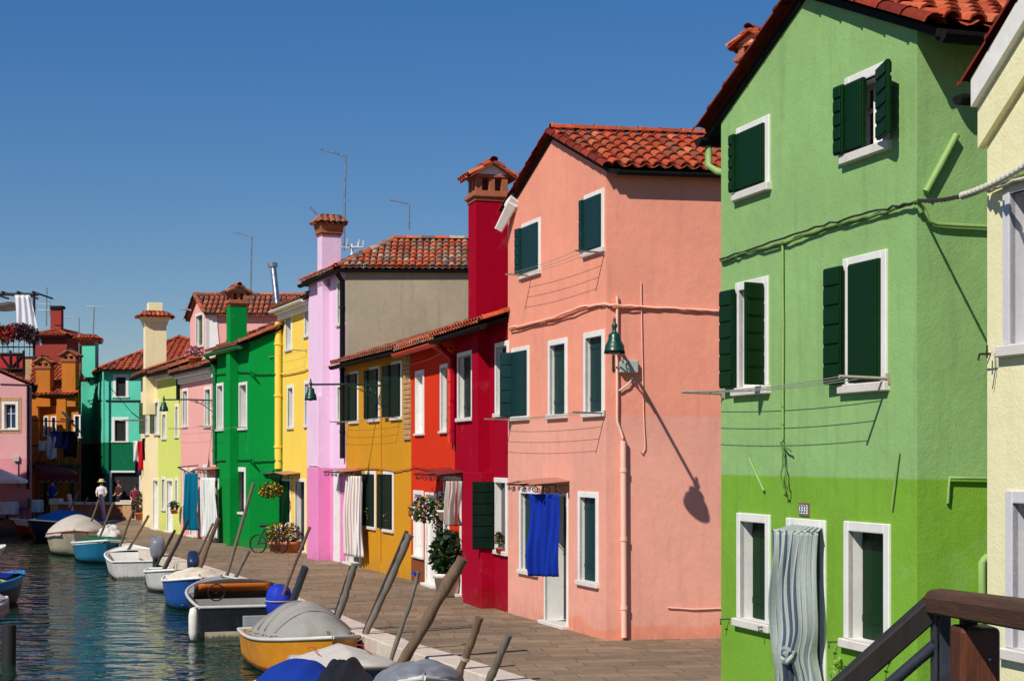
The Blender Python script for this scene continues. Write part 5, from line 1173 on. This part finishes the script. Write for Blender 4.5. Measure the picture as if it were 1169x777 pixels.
person('person in a dark top with brown hair, in the shade of the turquoise house', (P(136, 0, 70.5).x, 70.5, 0), math.pi*.8, (70, 34, 34), (30, 30, 40), hair=(90, 50, 30), h_=1.6)
person('person in dark clothes and red top standing at the corner of the ivory house', (P(154.5, 0, 66).x, 66.0, 0), math.pi*1.1, (120, 40, 60), (20, 24, 44), hair=(30, 20, 16), h_=1.5)
person('person in blue clothes far back in the shade under the red awning', (P(60, 0, 71).x, 71.0, 0), math.pi*1.0, (40, 54, 130), (24, 26, 50), hair=(30, 20, 16), h_=1.62)
# ================================================================ mooring poles
def edgeX(Y):
    for i in range(len(EDGE)-1):
        if EDGE[i][1] <= Y <= EDGE[i+1][1]: t = (Y-EDGE[i][1])/(EDGE[i+1][1]-EDGE[i][1]); return EDGE[i][0]+(EDGE[i+1][0]-EDGE[i][0])*t
    return EDGE[-1][0]
def pole(label, bx, by, tx, ty, r0, r1, mat, off=.25, Y=None, bend=.0, seed=0, knobs=True, tip=None, band=None):
    r0 *= .88; r1 *= .88
    # where the viewing ray of the lower end crosses the line of poles just outside the kerb
    if Y is None:
        Y = 63
        while Y > 15 and (bx-CX)/F*Y > edgeX(Y)-off: Y -= .05
    b_ = P(bx, by, Y); t_ = P(tx, ty, Y-.15); d = (t_-b_); e = b_-d*((b_.z+1.2)/d.z); rd = random.Random(seed+int(bx)); pts = []; N = 34; rr = []
    sdv = d.cross(Vector((0, 1, 0))).normalized()
    for i in range(N+1):
        t = i/N; p_ = e.lerp(t_, t)+sdv*bend*math.sin(t*math.pi*1.5)+Vector((rd.uniform(-1, 1), rd.uniform(-1, 1), 0))*r0*(.09 if knobs else .02)*(0 if i == N else 1)+sdv*r0*.16*math.sin(i*.28+bx)*(1 if knobs else 0); pts.append(p_); rr.append((r0+(r1-r0)*t)*((rd.uniform(.9, 1.1)*(1+.07*math.sin(i*.9+bx))) if knobs else 1))
    if tip == 'knot': rr[-1] *= 1.15; rr[-2] *= .85
    q = MB(); q.tube(pts, rr, 12); loc = Vector((e.x, e.y, e.z)); o = single(q, 'mooring_pole', mat, label, 'pole', 'mooring poles along the quay', loc)
    if band:
        k = MB(); a = e.lerp(t_, band[0]); dn = d.normalized(); k.tube([a-dn*.02, a+dn*.02], max(r0, r1)*1.12, 12); bo = MB(); k.v = [v-loc for v in k.v]; kk = k.build('band', band[1]); kk.parent = o
    return o
solidcol('cap_blue', (30, 60, 150))
pole('thickest weathered mooring pole, split top, leaning over the kerb before the crimson house', 458, 757, 529, 637, .072, .088, 'pole_wood', Y=20.4, tip='knot')
pole('long grey mooring pole beside a black one, leaning before the red house', 412, 737, 468, 610, .05, .062, 'pole_grey', Y=23.2, tip='knot')
pole('straight black mooring pole touching the long grey one', 408, 739, 464.5, 606, .032, .034, 'pole_dark', Y=23.4, knobs=False)
pole('thin crooked mooring pole with a blue tipped end', 449, 758, 473.5, 651, .042, .03, 'pole_grey', Y=21.3, bend=.05, band=(.985, 'cap_blue'))
pole('short dark mooring pole with a pale rope ring near the bottom edge', 524, 772, 547, 704, .06, .055, 'pole_wood', Y=19.4, band=(.72, 'rope'))
pole('shortest dark mooring pole farthest right on the quay edge', 556, 782, 580, 724, .055, .055, 'pole_grey', Y=18.3)
pole('forked grey mooring pole with knobbly top behind the yellow boat', 381, 716, 405.5, 644, .055, .06, 'pole_grey', tip='knot')
pole('thin dark pole tied beside the forked grey mooring pole', 378, 716, 401, 646, .03, .03, 'pole_dark', knobs=False)
pole('smooth blue grey mooring pipe behind the yellow boat', 333, 690, 348.5, 647, .075, .075, 'steel_dark', knobs=False)
pole('slim brown mooring pole crossing the flower pots', 322, 682, 353.5, 601, .032, .03, 'pole_wood')
pole('tallest pale mooring pole in front of the emerald house', 255, 670, 289.5, 551, .045, .04, 'pole_grey', knobs=False)
pole('short grey mooring pole with dark tip near the emerald house', 262.5, 670, 285, 628, .035, .045, 'pole_grey')
pole('thick brown mooring pole before the white door curtain', 228, 650, 249, 591, .07, .055, 'pole_wood')
pole('thin mooring pole just left of the thick brown one', 221, 646, 243, 597, .035, .03, 'pole_wood')
pole('dark mooring pole before the teal door curtain', 192, 642, 215, 593, .05, .045, 'pole_dark'); pole('second dark pole behind the teal curtain pole', 189, 643, 208, 607, .035, .03, 'pole_wood')
pole('dark short mooring pole before the lime house', 181, 640, 200, 605, .045, .04, 'pole_dark')
for i, (a_, b_, c_, d_) in enumerate(((147, 627, 169.5, 588), (138, 620, 152.5, 582), (112, 617, 129.5, 574), (98, 610, 113, 571), (92, 605, 106.5, 574), (80, 603, 99.5, 567), (70, 603, 90, 560))):
    pole(('thin mooring pole right of the row by the small white motorboat', 'slender mooring pole before the ivory house', 'pale mooring pole crossing the middle of the low wall', 'pale mooring pole reaching above the coping at the person in white', 'thin mooring pole between the two pink posts', 'bent mooring pole right of the left pink post', 'mooring pole crossing the left pink post')[i], a_, b_, c_, d_, .05, .04, 'pole_wood', seed=i, bend=.04 if i in (5,) else 0)
q = MB(); p_ = P(9, 737, 24.5); q.tube([(p_.x, 24.5, -1.4), (p_.x+.02, 24.5, .02)], .11, 12); single(q, 'mooring_pole', 'pole_dark', 'dark upright post in the water at the lower left', 'pole', 'mooring poles along the quay', (p_.x, 24.5, -1.4))

# ================================================================ boats
def boat_axis(o): return o
def make_boat(label, x, y, ang, L, B, fb, hull, rim='white_frame', inside='boat_inner', bow=.5, deckfrom=.62, deck=None, floor=.12, cat='boat', stripe=None, transom=.82, bench=2, flat_deck=None, name='motorboat', bottom=None, rake=.45):
    """hull is lofted stern (x=0) to bow (x=L); ang turns the bow"""
    t = thing(name, (x, y, WATER_Z), label, cat, 'boats moored along the canal', rz=ang)
    def hb(s): return B/2*(transom+(1-transom)*math.sin(min(s/.5, 1)*math.pi/2)) if s < .5 else B/2*(1-max(0, (s-.5)/.5)**2.3)**.85
    def sh(s): return fb*(.92+.42*s**2.2)
    def sec(s, k):   # k 0 keel .. 1 gunwale
        w = hb(s); zk = -.22+.30*max(0, (s-.6)/.4)**2*(.8); z = zk+(sh(s)-zk)*k
        prof = (1-(1-min(1, k/.42))**2)*.86+.14*k if k < 1 else 1.0
        fl = prof*(1-.12*s*(1-k))
        return L*s-rake*(1-k)*s**4+0, w*fl, z
    N, K = 22, 8
    def surf(i, j):
        s = i; a = j*2-1; k = abs(a); X, w, z = sec(s, k); return Vector((X, w*(1 if a > 0 else -1), z))
    q = MB(); q.grid(surf, N, 2*K, 0); st_ = [surf(0, j/(2*K)) for j in range(2*K+1)]; q.add(st_, [tuple(range(2*K+1))]); h_ = q.build('hull', [hull], t, local=True)
    if stripe:
        q = MB()
        for sg in (-1, 1):
            q.grid(lambda i, j: (lambda X, w, z: Vector((X, sg*(w+.006), z)))(*sec(i*.985, stripe[0]+(stripe[1]-stripe[0])*j)), N, 1, 0)
        q.build('stripe', stripe[2], h_, local=True)
    q = MB()
    for sg in (-1, 1): q.tube([Vector((L*s, sg*hb(s), sh(s)+.012)) for s in [i/20 for i in range(21)]], .028, 8)
    q.tube([Vector((0, -hb(0), sh(0)+.012)), Vector((0, hb(0), sh(0)+.012))], .028, 8); q.build('gunwale', rim, t, local=True)
    # inner skin and floor
    q = MB(); ins = .07
    for sg in (-1, 1): q.grid(lambda i, j: Vector((.05+(L-.1)*i*.8, sg*max(.0, hb(i*.8)*(1-.22*j)-ins), sh(i*.8)*(1-j)+floor*j)), 16, 2, 0)
    q.grid(lambda i, j: Vector((.05+(L-.1)*i*.8, (j*2-1)*max(0, hb(i*.8)*.78-ins), floor)), 16, 2, 0)
    q.face([(.06, -hb(0)+ins, sh(0)), (.06, hb(0)-ins, sh(0)), (.06, hb(0)-ins-.08, floor), (.06, -hb(0)+ins+.08, floor)])
    for sg in (-1, 1): q.grid(lambda i, j: Vector((L*i, sg*(hb(i)-ins*j*min(1, (1-i)*8)), sh(i)+.004)), 18, 1, 0)
    q.build('interior', inside, t, local=True)
    if deckfrom < 1:
        q = MB(); q.grid(lambda i, j: (lambda s: Vector((L*s, (j*2-1)*hb(s)*.985, sh(s)+.012+.05*(1-(j*2-1)**2)*(1-i*.6))))(deckfrom+(1-deckfrom)*i), 10, 8, 0)
        s = deckfrom; q.face([(L*s, -hb(s)*.98, sh(s)+.01), (L*s, hb(s)*.98, sh(s)+.01), (L*s, hb(s)*.6, floor), (L*s, -hb(s)*.6, floor)]); q.build('foredeck', deck or rim, t, local=True)
    for k in range(bench):
        s = .12+.3*k; q = MB(); w = hb(s)-.08; q.box((L*s, -w, fb*.62), (.28, 0, 0), (0, 2*w, 0), (0, 0, .035)); q.build('bench', deck or rim, t, local=True, bevel=.006)
    q = MB(); q.tube([(L*.93, 0, sh(.93)+.02), (L*.93, 0, sh(.93)+.10)], .02, 6); q.tube([(L*.93-.08, 0, sh(.93)+.09), (L*.93+.08, 0, sh(.93)+.09)], .015, 6); q.build('cleat', 'steel', t, local=True)
    t['_'] = 0; del t['_']
    return t, hb, sh, L
def tarp(T, s0, s1, h_, mat='cloth', col=(205, 200, 192), drop=.1, peak=.5, name='cover', ridges=5, p=2.0, wr=.02, over=.04, seed=1, ribs=0):
    t, hb, sh, L = T; rd = random.Random(seed); ph = [rd.uniform(0, 6) for _ in range(4)]
    def fn(i, j):
        s = s0+(s1-s0)*i; a = j*2-1; e = max(0, math.sin(math.pi*min(1, max(0, i)))**.6) if peak is None else (math.sin(math.pi*i)**.7)
        w = hb(min(1, s))+over; edge = max(0, (abs(a)-.9)/.1)
        zz = sh(min(1, s))+.03+h_*e*(1-abs(a)**p)-drop*edge+wr*math.sin(i*ridges*6.28+ph[0])*(1-abs(a))*e+wr*.6*math.sin(a*9+i*14+ph[1])*(1-a*a)+wr*1.6*(abs(noise.noise((i*4+seed*3, a*1.6, seed)))-.2)*(1-a*a*.6)+ribs*.028*(abs(math.sin(i*math.pi*6))-.6)*(1-a*a)+.012*math.sin(a*7+i*31+4*noise.noise((i*3, a*2, seed)))*min(1, 1.3*abs(a))*(1-edge*.3)
        return Vector((L*s, a*w, zz))
    q = MB(); q.grid(fn, 60, 56, 0, S(*col)); tp = q.build(name, mat, t, local=True, solid=.006)
    q = MB()
    for sg in (0, 1):
        pts = []
        for k in range(31):
            v = fn(k/30, .025 if sg == 0 else .975); pts.append(v+Vector((0, (-1 if sg == 0 else 1)*.012, .02*(k % 2))))
        q.tube(pts, .008, 5)
    q.build('lacing_cord', 'rope', tp, local=True); return tp
def outboard(T, cowl, y=0, tilt=.5, s=1.0, white=False, label=None):
    t, hb, sh, L = T; q = MB(); M = Matrix.Rotation(tilt, 4, 'Y'); o = Vector((-.10, y, sh(0)+.06))
    def W(v): return o+(M @ (Vector(v)*s))
    def fn(i, j):
        th = i*2*math.pi; ph = (j-.5)*math.pi; c, s2 = math.cos(th), math.sin(th); cp, sp = math.cos(ph), math.sin(ph); pw = lambda v, e: math.copysign(abs(v)**e, v)
        return W((-.10+.24*pw(c, .6)*pw(cp, .5), .14*pw(s2, .6)*pw(cp, .5), .26+.21*pw(sp, .6)))
    q.grid(fn, 20, 12, 0); m_ = q.build('outboard_motor', cowl, t, local=True)
    if label: m_['label'] = label
    q = MB(); q.box(W((-.12, -.05, .06)), (M @ Vector((.16*s, 0, 0))), Vector((0, .1*s, 0)), (M @ Vector((0, 0, -.62*s)))); q.box(W((-.22, -.015, -.5)), M @ Vector((.3*s, 0, 0)), Vector((0, .03, 0)), M @ Vector((0, 0, -.06*s))); q.tube([W((-.2, 0, -.5)), W((.1, 0, -.5))], [.05*s, .035*s], 8)
    q.build('motor_leg', 'steel_dark', m_, local=True, bevel=.008); q = MB(); q.box(o+Vector((-.02, -.1, -.22)), (.12, 0, 0), (0, .2, 0), (0, 0, .3)); q.build('motor_bracket', 'steel_dark', m_, local=True, bevel=.008)
    q = MB(); q.tube([W((.1, 0, .12)), W((.5, .04, .2))], .02, 8); q.build('tiller', 'black', m_, local=True)
    return m_
plain('boat_inner', S(196, 194, 188), .6, .12, 4); plain('boat_dark_inner', S(70, 62, 54), .7, .2, 4)
def hullmat(name, col):
    m, nt, b = mat_base(name); tc = nd(nt, 'ShaderNodeTexCoord').outputs['Object']; sp = nd(nt, 'ShaderNodeSeparateXYZ'); nt.links.new(tc, sp.inputs[0])
    n = noi(nt, tc, 3, 6, .7); n2 = noi(nt, scaled(nt, tc, (5, 5, .8)), 3, 5, .7); c = mixc(nt, ramp(nt, n, .3, .7), dark(col, .86), dark(col, 1.1))
    c = mixc(nt, ramp(nt, n2, .55, .75, 0, .45), c, mixc(nt, .5, c, (.12, .10, .08, 1)))
    a = nd(nt, 'ShaderNodeMath', operation='MULTIPLY_ADD'); nt.links.new(n2, a.inputs[0]); a.inputs[1].default_value = -.16; nt.links.new(sp.outputs[2], a.inputs[2])
    c = mixc(nt, ramp(nt, a.outputs[0], -.03, .02, .85, 0), c, (.035, .04, .022, 1)); nt.links.new(c, b.inputs['Base Color']); nt.links.new(ramp(nt, n, .3, .7, .3, .55), b.inputs['Roughness']); return m
for n_, c_ in (('hull_orange', (214, 140, 34)), ('hull_white', (206, 204, 196)), ('hull_grey', (150, 152, 150)), ('hull_blue', (34, 84, 160)), ('hull_teal', (30, 116, 150)), ('hull_navy', (16, 24, 52)), ('hull_cream', (176, 166, 140)), ('hull_red', (176, 46, 34)), ('hull_sky', (36, 130, 190)), ('trim_green', (20, 96, 66)), ('varnish', (132, 50, 22)), ('varnish_light', (206, 108, 30)), ('cowl_grey', (120, 122, 130)), ('cowl_blue', (30, 44, 76)), ('fender_white', (226, 220, 206)), ('hull_black', (22, 24, 28))): (hullmat(n_, S(*c_)) if n_.startswith('hull') else plain(n_, S(*c_), .32, .12, 3, bumpd=.0008, spec=.45))
def A2(dx, dy): return math.atan2(dy, dx)
def at_w(px, py, z=WATER_Z): return G(px, py, z)
def boat_px(label, px, py, Ybow, heading, L, B, fb, hull, **k):
    """bow waterline under pixel px at depth Ybow; heading = direction the bow points"""
    h_ = Vector(heading).normalized(); bx = (px-CX)/F*Ybow; st_ = Vector((bx, Ybow))-h_*L; return make_boat(label, st_.x, st_.y, A2(h_.x, h_.y), L, B, fb, hull, **k)
CLW, CLG = (206, 202, 196), (150, 146, 138)
def motor_cover(T, col, x=-.1, y=0, s=1.0, name='motor_cover', z=0):
    t, hb, sh, L = T; rd = random.Random(int(col[0])); q = MB(); o = Vector((x, y, sh(0)+.2+z)); ph = rd.uniform(0, 6)
    q.grid(lambda i, j: o+Vector((.3*s*math.cos(i*6.283)*math.sin(.15+j*2.6)**.7*(1+.05*math.sin(i*30+j*7)), .26*s*math.sin(i*6.283)*math.sin(.15+j*2.6)**.7*(1+.05*math.sin(i*34+ph)), .34*s*math.cos(.05+j*2.7))), 36, 14, 0, S(*col)); m_ = q.build(name, 'tarp_gloss', t, local=True)
    q = MB(); q.tube([o+Vector((.31*s*math.cos(a), .27*s*math.sin(a), .02)) for a in [k*.35 for k in range(19)]], .012, 6); q.build('cord', 'rope', m_, local=True); return m_
attr('tarp_gloss', .62, .1, .01, .25, 8)
# yellow-orange boat with grey tarp (front)
T9 = boat_px('yellow orange motorboat with a domed grey tarpaulin', 380, 0, 22.2, (.36, -.93), 3.5, 1.55, .50, 'hull_orange', rim='boat_inner', inside='hull_orange', deck='hull_orange', deckfrom=.66, stripe=(.40, .45, 'varnish'), bench=1, rake=.3)
tarp(T9, .10, .84, .50, col=(158, 154, 146), drop=.03, seed=2, ridges=4, wr=.010, over=-.09, ribs=1)
t_, hb, sh, L = T9
for s_ in (.26, .40, .54, .68):
    q = MB(); e_ = math.sin(math.pi*(s_-.10)/.74)**.7
    q.tube([Vector((L*s_, a*(hb(s_)-.08), sh(s_)+.045+.50*e_*(1-abs(a)**2))) for a in [k/12-1 for k in range(1, 24)]], .014, 6, 0, S(140, 136, 128)); q.build('cover_seam', 'cloth', t_, local=True)
# wooden transom boat
T8 = make_boat('grey runabout with varnished wooden stern and open cockpit facing the camera', (277-CX)/F*27.9, 27.9, A2(-.28, .96), 3.9, 1.62, .62, 'hull_black', rim='boat_inner', inside='boat_dark_inner', deckfrom=.55, deck='hull_grey', stripe=(.05, .36, 'hull_cream'), bench=0, transom=.93)
t8, hb8, sh8, L8 = T8
q = MB(); 
q.grid(lambda i, j: Vector((1.55-.25*j, (i-.5)*1.45, sh8(.3)+.02+.36*j*(1-.25*(2*i-1)**2))), 16, 3, 0); q.build('windshield', 'boat_dark_inner', t8, local=True, solid=.04)
q = MB(); q.grid(lambda i, j: Vector((1.50-.08*j, (i-.5)*1.25, sh8(.3)+.10+.12*j)), 10, 1, 0); q.build('dashboard', 'boat_dark_inner', t8, local=True, solid=.03)
q = MB(); q.grid(lambda i, j: Vector((1.40-.12*j, (i-.5)*1.30, sh8(.3)+.16+.14*j)), 10, 1, 0); q.build('wood_trim', 'varnish_light', t8, local=True, solid=.02)
q = MB(); q.tube([Vector((1.1, .35+math.cos(a)*.15, .75+math.sin(a)*.15)) for a in [k*.4 for k in range(17)]], .014, 6); q.tube([(1.1, .35, .75), (1.4, .35, .7)], .02, 6); q.build('steering_wheel', 'black', t8, local=True)
q = MB(); q.lathe((.05, hb8(0)+.10, sh8(0)-.28), [(.001, -.3), (.06, -.27), (.085, -.15), (.085, .15), (.06, .27), (.001, .3)], 12); q.tube([(.05, hb8(0)+.10, sh8(0)), (.05, hb8(0), sh8(0)+.04)], .01, 5)
q.build('fender', 'fender_white', t8, local=True)
motor_cover(T8, (26, 52, 170), x=-.18, y=-.62, s=.9, z=-.1)
# blue hull, white cover
T7 = boat_px('blue hulled motorboat with a white cover and a dark blue outboard', 229, 0, 32.4, (.26, -.96), 3.8, 1.35, .55, 'hull_blue', deckfrom=.6, rake=.7, bench=1)
tarp(T7, .12, .82, .22, col=(226, 214, 190), seed=4, drop=.05, over=-.03); outboard(T7, 'cowl_blue', tilt=.7, y=.1)
T6 = boat_px('small white and green dinghy behind the blue boat', 199, 0, 37.2, (.25, -.97), 3.2, 1.3, .42, 'hull_white', deck='boat_inner', deckfrom=.72, rake=.35, inside='hull_white')
q = MB(); q.grid(lambda i, j: Vector((2.2+.5*i, (j-.5)*.8, .47+.05*math.sin(j*3.1))), 4, 4, 0); q.build('hatch', 'trim_green', T6[0], local=True)
T5 = make_boat('open white motorboat with a grey outboard turned to the camera', (160-CX)/F*41.8, 41.8, A2(-.30, .95), 3.9, 1.6, .5, 'hull_white', deckfrom=.7, transom=.9); outboard(T5, 'cowl_grey', y=-.42, tilt=-.15, s=1.35)
T4 = boat_px('teal blue boat with white deck and green trim', 122, 0, 47.2, (.30, -.95), 4.8, 1.85, .55, 'hull_teal', rim='white_frame', deckfrom=.45, rake=.6, stripe=(.93, 1.0, 'white_frame'), bench=1)
tarp(T4, .15, .62, .16, col=(20, 100, 70), seed=6, drop=.03, over=-.05, ridges=2)
T3 = boat_px('cream hulled boat under a pale grey tarpaulin with pointed peak', 84, 0, 51.0, (.22, -.97), 5.0, 2.0, .62, 'hull_cream', rim='varnish', deckfrom=.8, rake=.6); tarp(T3, .05, .92, .62, col=(196, 188, 174), seed=7, ridges=4, drop=.12)
q = MB(); t_ = T4[0]
q.grid(lambda i, j: (lambda k: Vector((.5+.45*k*math.cos(i*6.283)*math.sin(j*3.1), .35+.38*k*math.sin(i*6.283)*math.sin(j*3.1), .70+.30*k*math.cos(j*3.1))))(1+.35*noise.noise((math.cos(i*6.283)*2.2, math.sin(i*6.283)*2.2, j*5))+.12*noise.noise((math.cos(i*6.283)*6, math.sin(i*6.283)*6, j*12))), 40, 24, 0, S(210, 204, 196)); q.build('bundled_cover', 'cloth', t_, local=True)
T2 = boat_px('navy boat with a bright blue tarpaulin near the low wall', 34, 0, 60.6, (-.25, -.95), 4.6, 1.75, .62, 'hull_navy', deckfrom=.7, rake=.5); tarp(T2, .05, .8, .48, col=(20, 104, 196), seed=8, drop=.04)
T1 = boat_px('red and white boat at the far left edge of the canal', 12, 0, 64.0, (-.8, -.6), 4.2, 1.6, .55, 'hull_red', deckfrom=.4, stripe=(.7, .99, 'white_frame'))
T12 = boat_px('sky blue rowing boat with striped cloth at the left edge', 27, 0, 35.2, (.42, .90), 4.2, 1.6, .50, 'hull_navy', rim='hull_sky', inside='hull_sky', deckfrom=.86, deck='hull_sky', bench=0, name='rowing_boat', stripe=(.78, 1.0, 'hull_sky'), rake=.2)
t_, hb, sh, L = T12
q = MB(); sc_ = [S(196, 190, 200), S(150, 140, 150)]
q.grid(lambda i, j: Vector((L*(.34+.30*i), (j*2-1)*hb(.5)*.93, sh(.5)+.02+.05*math.sin(i*5)-.04*(1-(2*j-1)**2))), 10, 30, 0, None, True, lambda i, j: sc_[int(j*9) % 2]); q.build('striped_cloth', 'cloth', t_, local=True, solid=.005)
q = MB(); q.grid(lambda i, j: Vector((L*(.62+.14*i), (j*2-1)*hb(.68)*.8, sh(.6)+.03+.05*math.sin(i*6+j*3))), 8, 10, 0, S(196, 206, 90)); q.build('yellow_cloth', 'cloth', t_, local=True, solid=.005)
q = MB(); q.grid(lambda i, j: Vector((L*(.76+.14*i), (j*2-1)*hb(.8)*.8, sh(.7)+.06+.08*math.sin(i*3.1))), 8, 10, 0, S(20, 34, 110)); q.build('blue_cloth', 'cloth', t_, local=True, solid=.005)
T13 = boat_px('white hulled boat just entering the left edge behind the sky blue one', 6, 0, 47.0, (.45, .89), 4.2, 1.5, .45, 'hull_white', deckfrom=.6)
T14 = boat_px('boat end wrapped in a grey white cover at the lower left edge', 8, 0, 28.6, (.45, .89), 4.0, 1.5, .5, 'hull_black', deckfrom=.8); tarp(T14, .2, .97, .35, col=(190, 188, 186), seed=9, drop=.25)
# bottom boats
T10 = boat_px('boat under a white tarpaulin with red seams at the bottom edge', 408, 0, 18.9, (.22, -.97), 3.0, 1.35, .50, 'hull_blue', rim='rope', deckfrom=.85, rake=.3); tarp(T10, .03, .9, .26, col=(206, 198, 186), seed=10, drop=.12, p=1.2, wr=.008)
t_, hb, sh, L = T10
q = MB()
for y_ in (-.34, .3): q.tube([Vector((L*(.03+.87*k/20), y_+.02*math.sin(k), sh(.5)+.04+.26*(math.sin(math.pi*k/20)**.7)*(1-abs(y_/.76)**1.3)+.012)) for k in range(1, 20)], .006, 5)
q.build('red_seam', solidcol('seam_red', (190, 60, 50)), t_, local=True)
T11 = boat_px('dark boat with a blue cover bulging at the bottom edge', 352, 0, 17.2, (.22, -.97), 2.6, 1.0, .44, 'hull_navy', deckfrom=.85, rake=.3); tarp(T11, .1, .92, .36, col=(24, 58, 150), seed=11, drop=.14, p=2.6, wr=.015)
T15 = boat_px('small boat with a black crumpled cover over its engine at the bottom edge', 400, 0, 16.6, (.15, -.97), 2.4, .70, .50, 'hull_black', deckfrom=.85, rake=.3); tarp(T15, .0, .9, .36, 'tarp_gloss', col=(28, 30, 32), seed=12, drop=.2, wr=.05, ridges=3, p=2.6)
T16 = boat_px('bare grey aluminium dinghy at the bottom edge by the kerb', 484, 0, 15.4, (.10, -.99), 2.6, .95, .78, 'hull_white', rim='boat_inner', deckfrom=.95, rake=.2, inside='boat_inner'); tarp(T16, .25, .95, .22, 'tarp_gloss', col=(120, 122, 128), seed=13, drop=.12, p=3)
q = MB(); q.box((-.012, -.66, -.02), (.02, 0, 0), (0, 1.32, 0), (0, 0, .17)); q.build('stern_band', 'hull_cream', t8, local=True); q = MB(); q.box((-.05, -.62, .20), (.05, 0, 0), (0, .62, 0), (0, 0, .22)); q.build('stern_panel', 'hull_grey', t8, local=True, bevel=.01)
for T_, ss, sd_ in ():
    t_, hb, sh, L = T_; q = MB(); y_ = sd_*(hb(ss)+.08); q.lathe((L*ss, y_, sh(ss)-.26), [(.001, -.22), (.05, -.2), (.07, -.1), (.07, .1), (.05, .2), (.001, .22)], 12); q.tube([(L*ss, y_, sh(ss)-.04), (L*ss, sd_*hb(ss), sh(ss)+.04)], .008, 5); q.build('fender', 'fender_white', t_, local=True)
# mooring ropes
def rope(a, b, sag=.15, label='slack mooring rope from a boat to the quay', r=.012, parent=None):
    a, b = Vector(a), Vector(b); q = MB(); q.tube([a.lerp(b, i/12)-UP*sag*4*(i/12)*(1-i/12) for i in range(13)], r, 6)
    single(q, 'mooring_rope', 'rope', label, 'rope', 'mooring ropes', a)
for T_, lb_ in ((T9, 'yellow orange boat'), (T7, 'blue hulled boat'), (T4, 'teal boat')):
    t_, hb, sh, L = T_; M = Matrix.Translation(t_.location) @ Matrix.Rotation(t_.rotation_euler.z, 4, 'Z'); a = M @ Vector((L*.93, 0, sh(.93)+.06)); Y = a.y+.6
    rope(a, (edgeX(Y)+.1, Y, .03), .12, f'pale mooring rope from the bow of the {lb_} to the kerb')

# ================================================================ wooden bridge rail in the foreground
BR = thing('bridge_railing', (1.8, 6.5, 0), 'dark wooden handrail with steel posts at the head of the bridge steps', 'railing')
pa, pb = P(1073, 687, 6.5), P(1200, 706, 5.2); dr = (pb-pa).normalized(); sdv = dr.cross(UP).normalized()
q = MB(); prof = [(-.065, -.045), (.065, -.045), (.07, .02), (.05, .05), (0, .058), (-.05, .05), (-.07, .02)]
N = len(prof); vs = [p_+sdv*a+UP*b_ for p_ in (pa, pa+dr*.02, pb) for a, b_ in prof]
q.add(vs, [(i*N+k, i*N+(k+1) % N, (i+1)*N+(k+1) % N, (i+1)*N+k) for i in range(2) for k in range(N)]+[tuple(reversed(range(N)))]); q.build('handrail', 'rail_wood', BR, bevel=.008)
sa, sb = P(1078, 680, 6.48), P(940, 803, 6.75); ds = (sb-sa); q = MB(); s2 = ds.cross(Vector((0, 1, 0))).normalized()
q.box(sa-Vector((0, .05, 0))-s2*.045, ds*1.9, Vector((0, .10, 0)), s2*.09); q.build('sloping_rail', 'pole_dark', BR, bevel=.008)
la, lb2 = P(1068, 735, 6.48), P(985, 807, 6.65); q = MB(); q.tube([la, la+(lb2-la)*2.6], .026, 8); q.build('lower_rail', 'steel_dark', BR)
for px_, w_ in ((1066, .014), (1076.5, .045)):
    c_ = P(px_, 700, 6.5); q = MB(); q.box((c_.x-w_/2, 6.46, 0), (w_, 0, 0), (0, .07, 0), (0, 0, pa.z-.03 if w_ > .02 else P(px_, 690, 6.5).z)); q.build('steel_post', 'steel_dark', BR, bevel=.003)
c_ = P(1110, 700, 6.2); q = MB(); q.box((c_.x-.04, 6.18, 1.0), (.035*1.6, 0, 0), (0, .06, 0), (0, 0, pa.z-.04-1.0)); q.build('steel_post', 'black', BR)
q = MB(); z_ = P(0, 713, 6.15).z; x0 = P(1088, 0, 6.15).x; x1 = P(1134, 0, 6.15).x; q.box((x0, 6.05, .6), (x1-x0, 0, 0), (0, .16, 0), (0, 0, z_-.6)); q.build('wooden_post', 'post_wood', BR, bevel=.02, seg=3)
q = MB(); q.lathe((x0+.11, 6.045, z_-.12), [(.001, 0), (.008, 0), (.006, .004)], 8, mat=Matrix.Rotation(math.pi/2, 3, 'X')); q.build('bolt', 'steel', BR)
# bridge deck and steps that carry the railing (below the frame)
q = MB(); q.box((-4.5, 4.6, .85), (9.0, 0, 0), (0, 1.9, 0), (0, 0, .12)); 
for k in range(5): q.box((.6-.0, 6.5+.0, .85-.16*(k+1)), (1.3, 0, 0), (0, .28*(k+1), 0), (0, 0, .155))
dk = q.build('bridge', 'rail_wood'); tag(dk, 'timber footbridge deck the photograph was taken from', kind='structure')
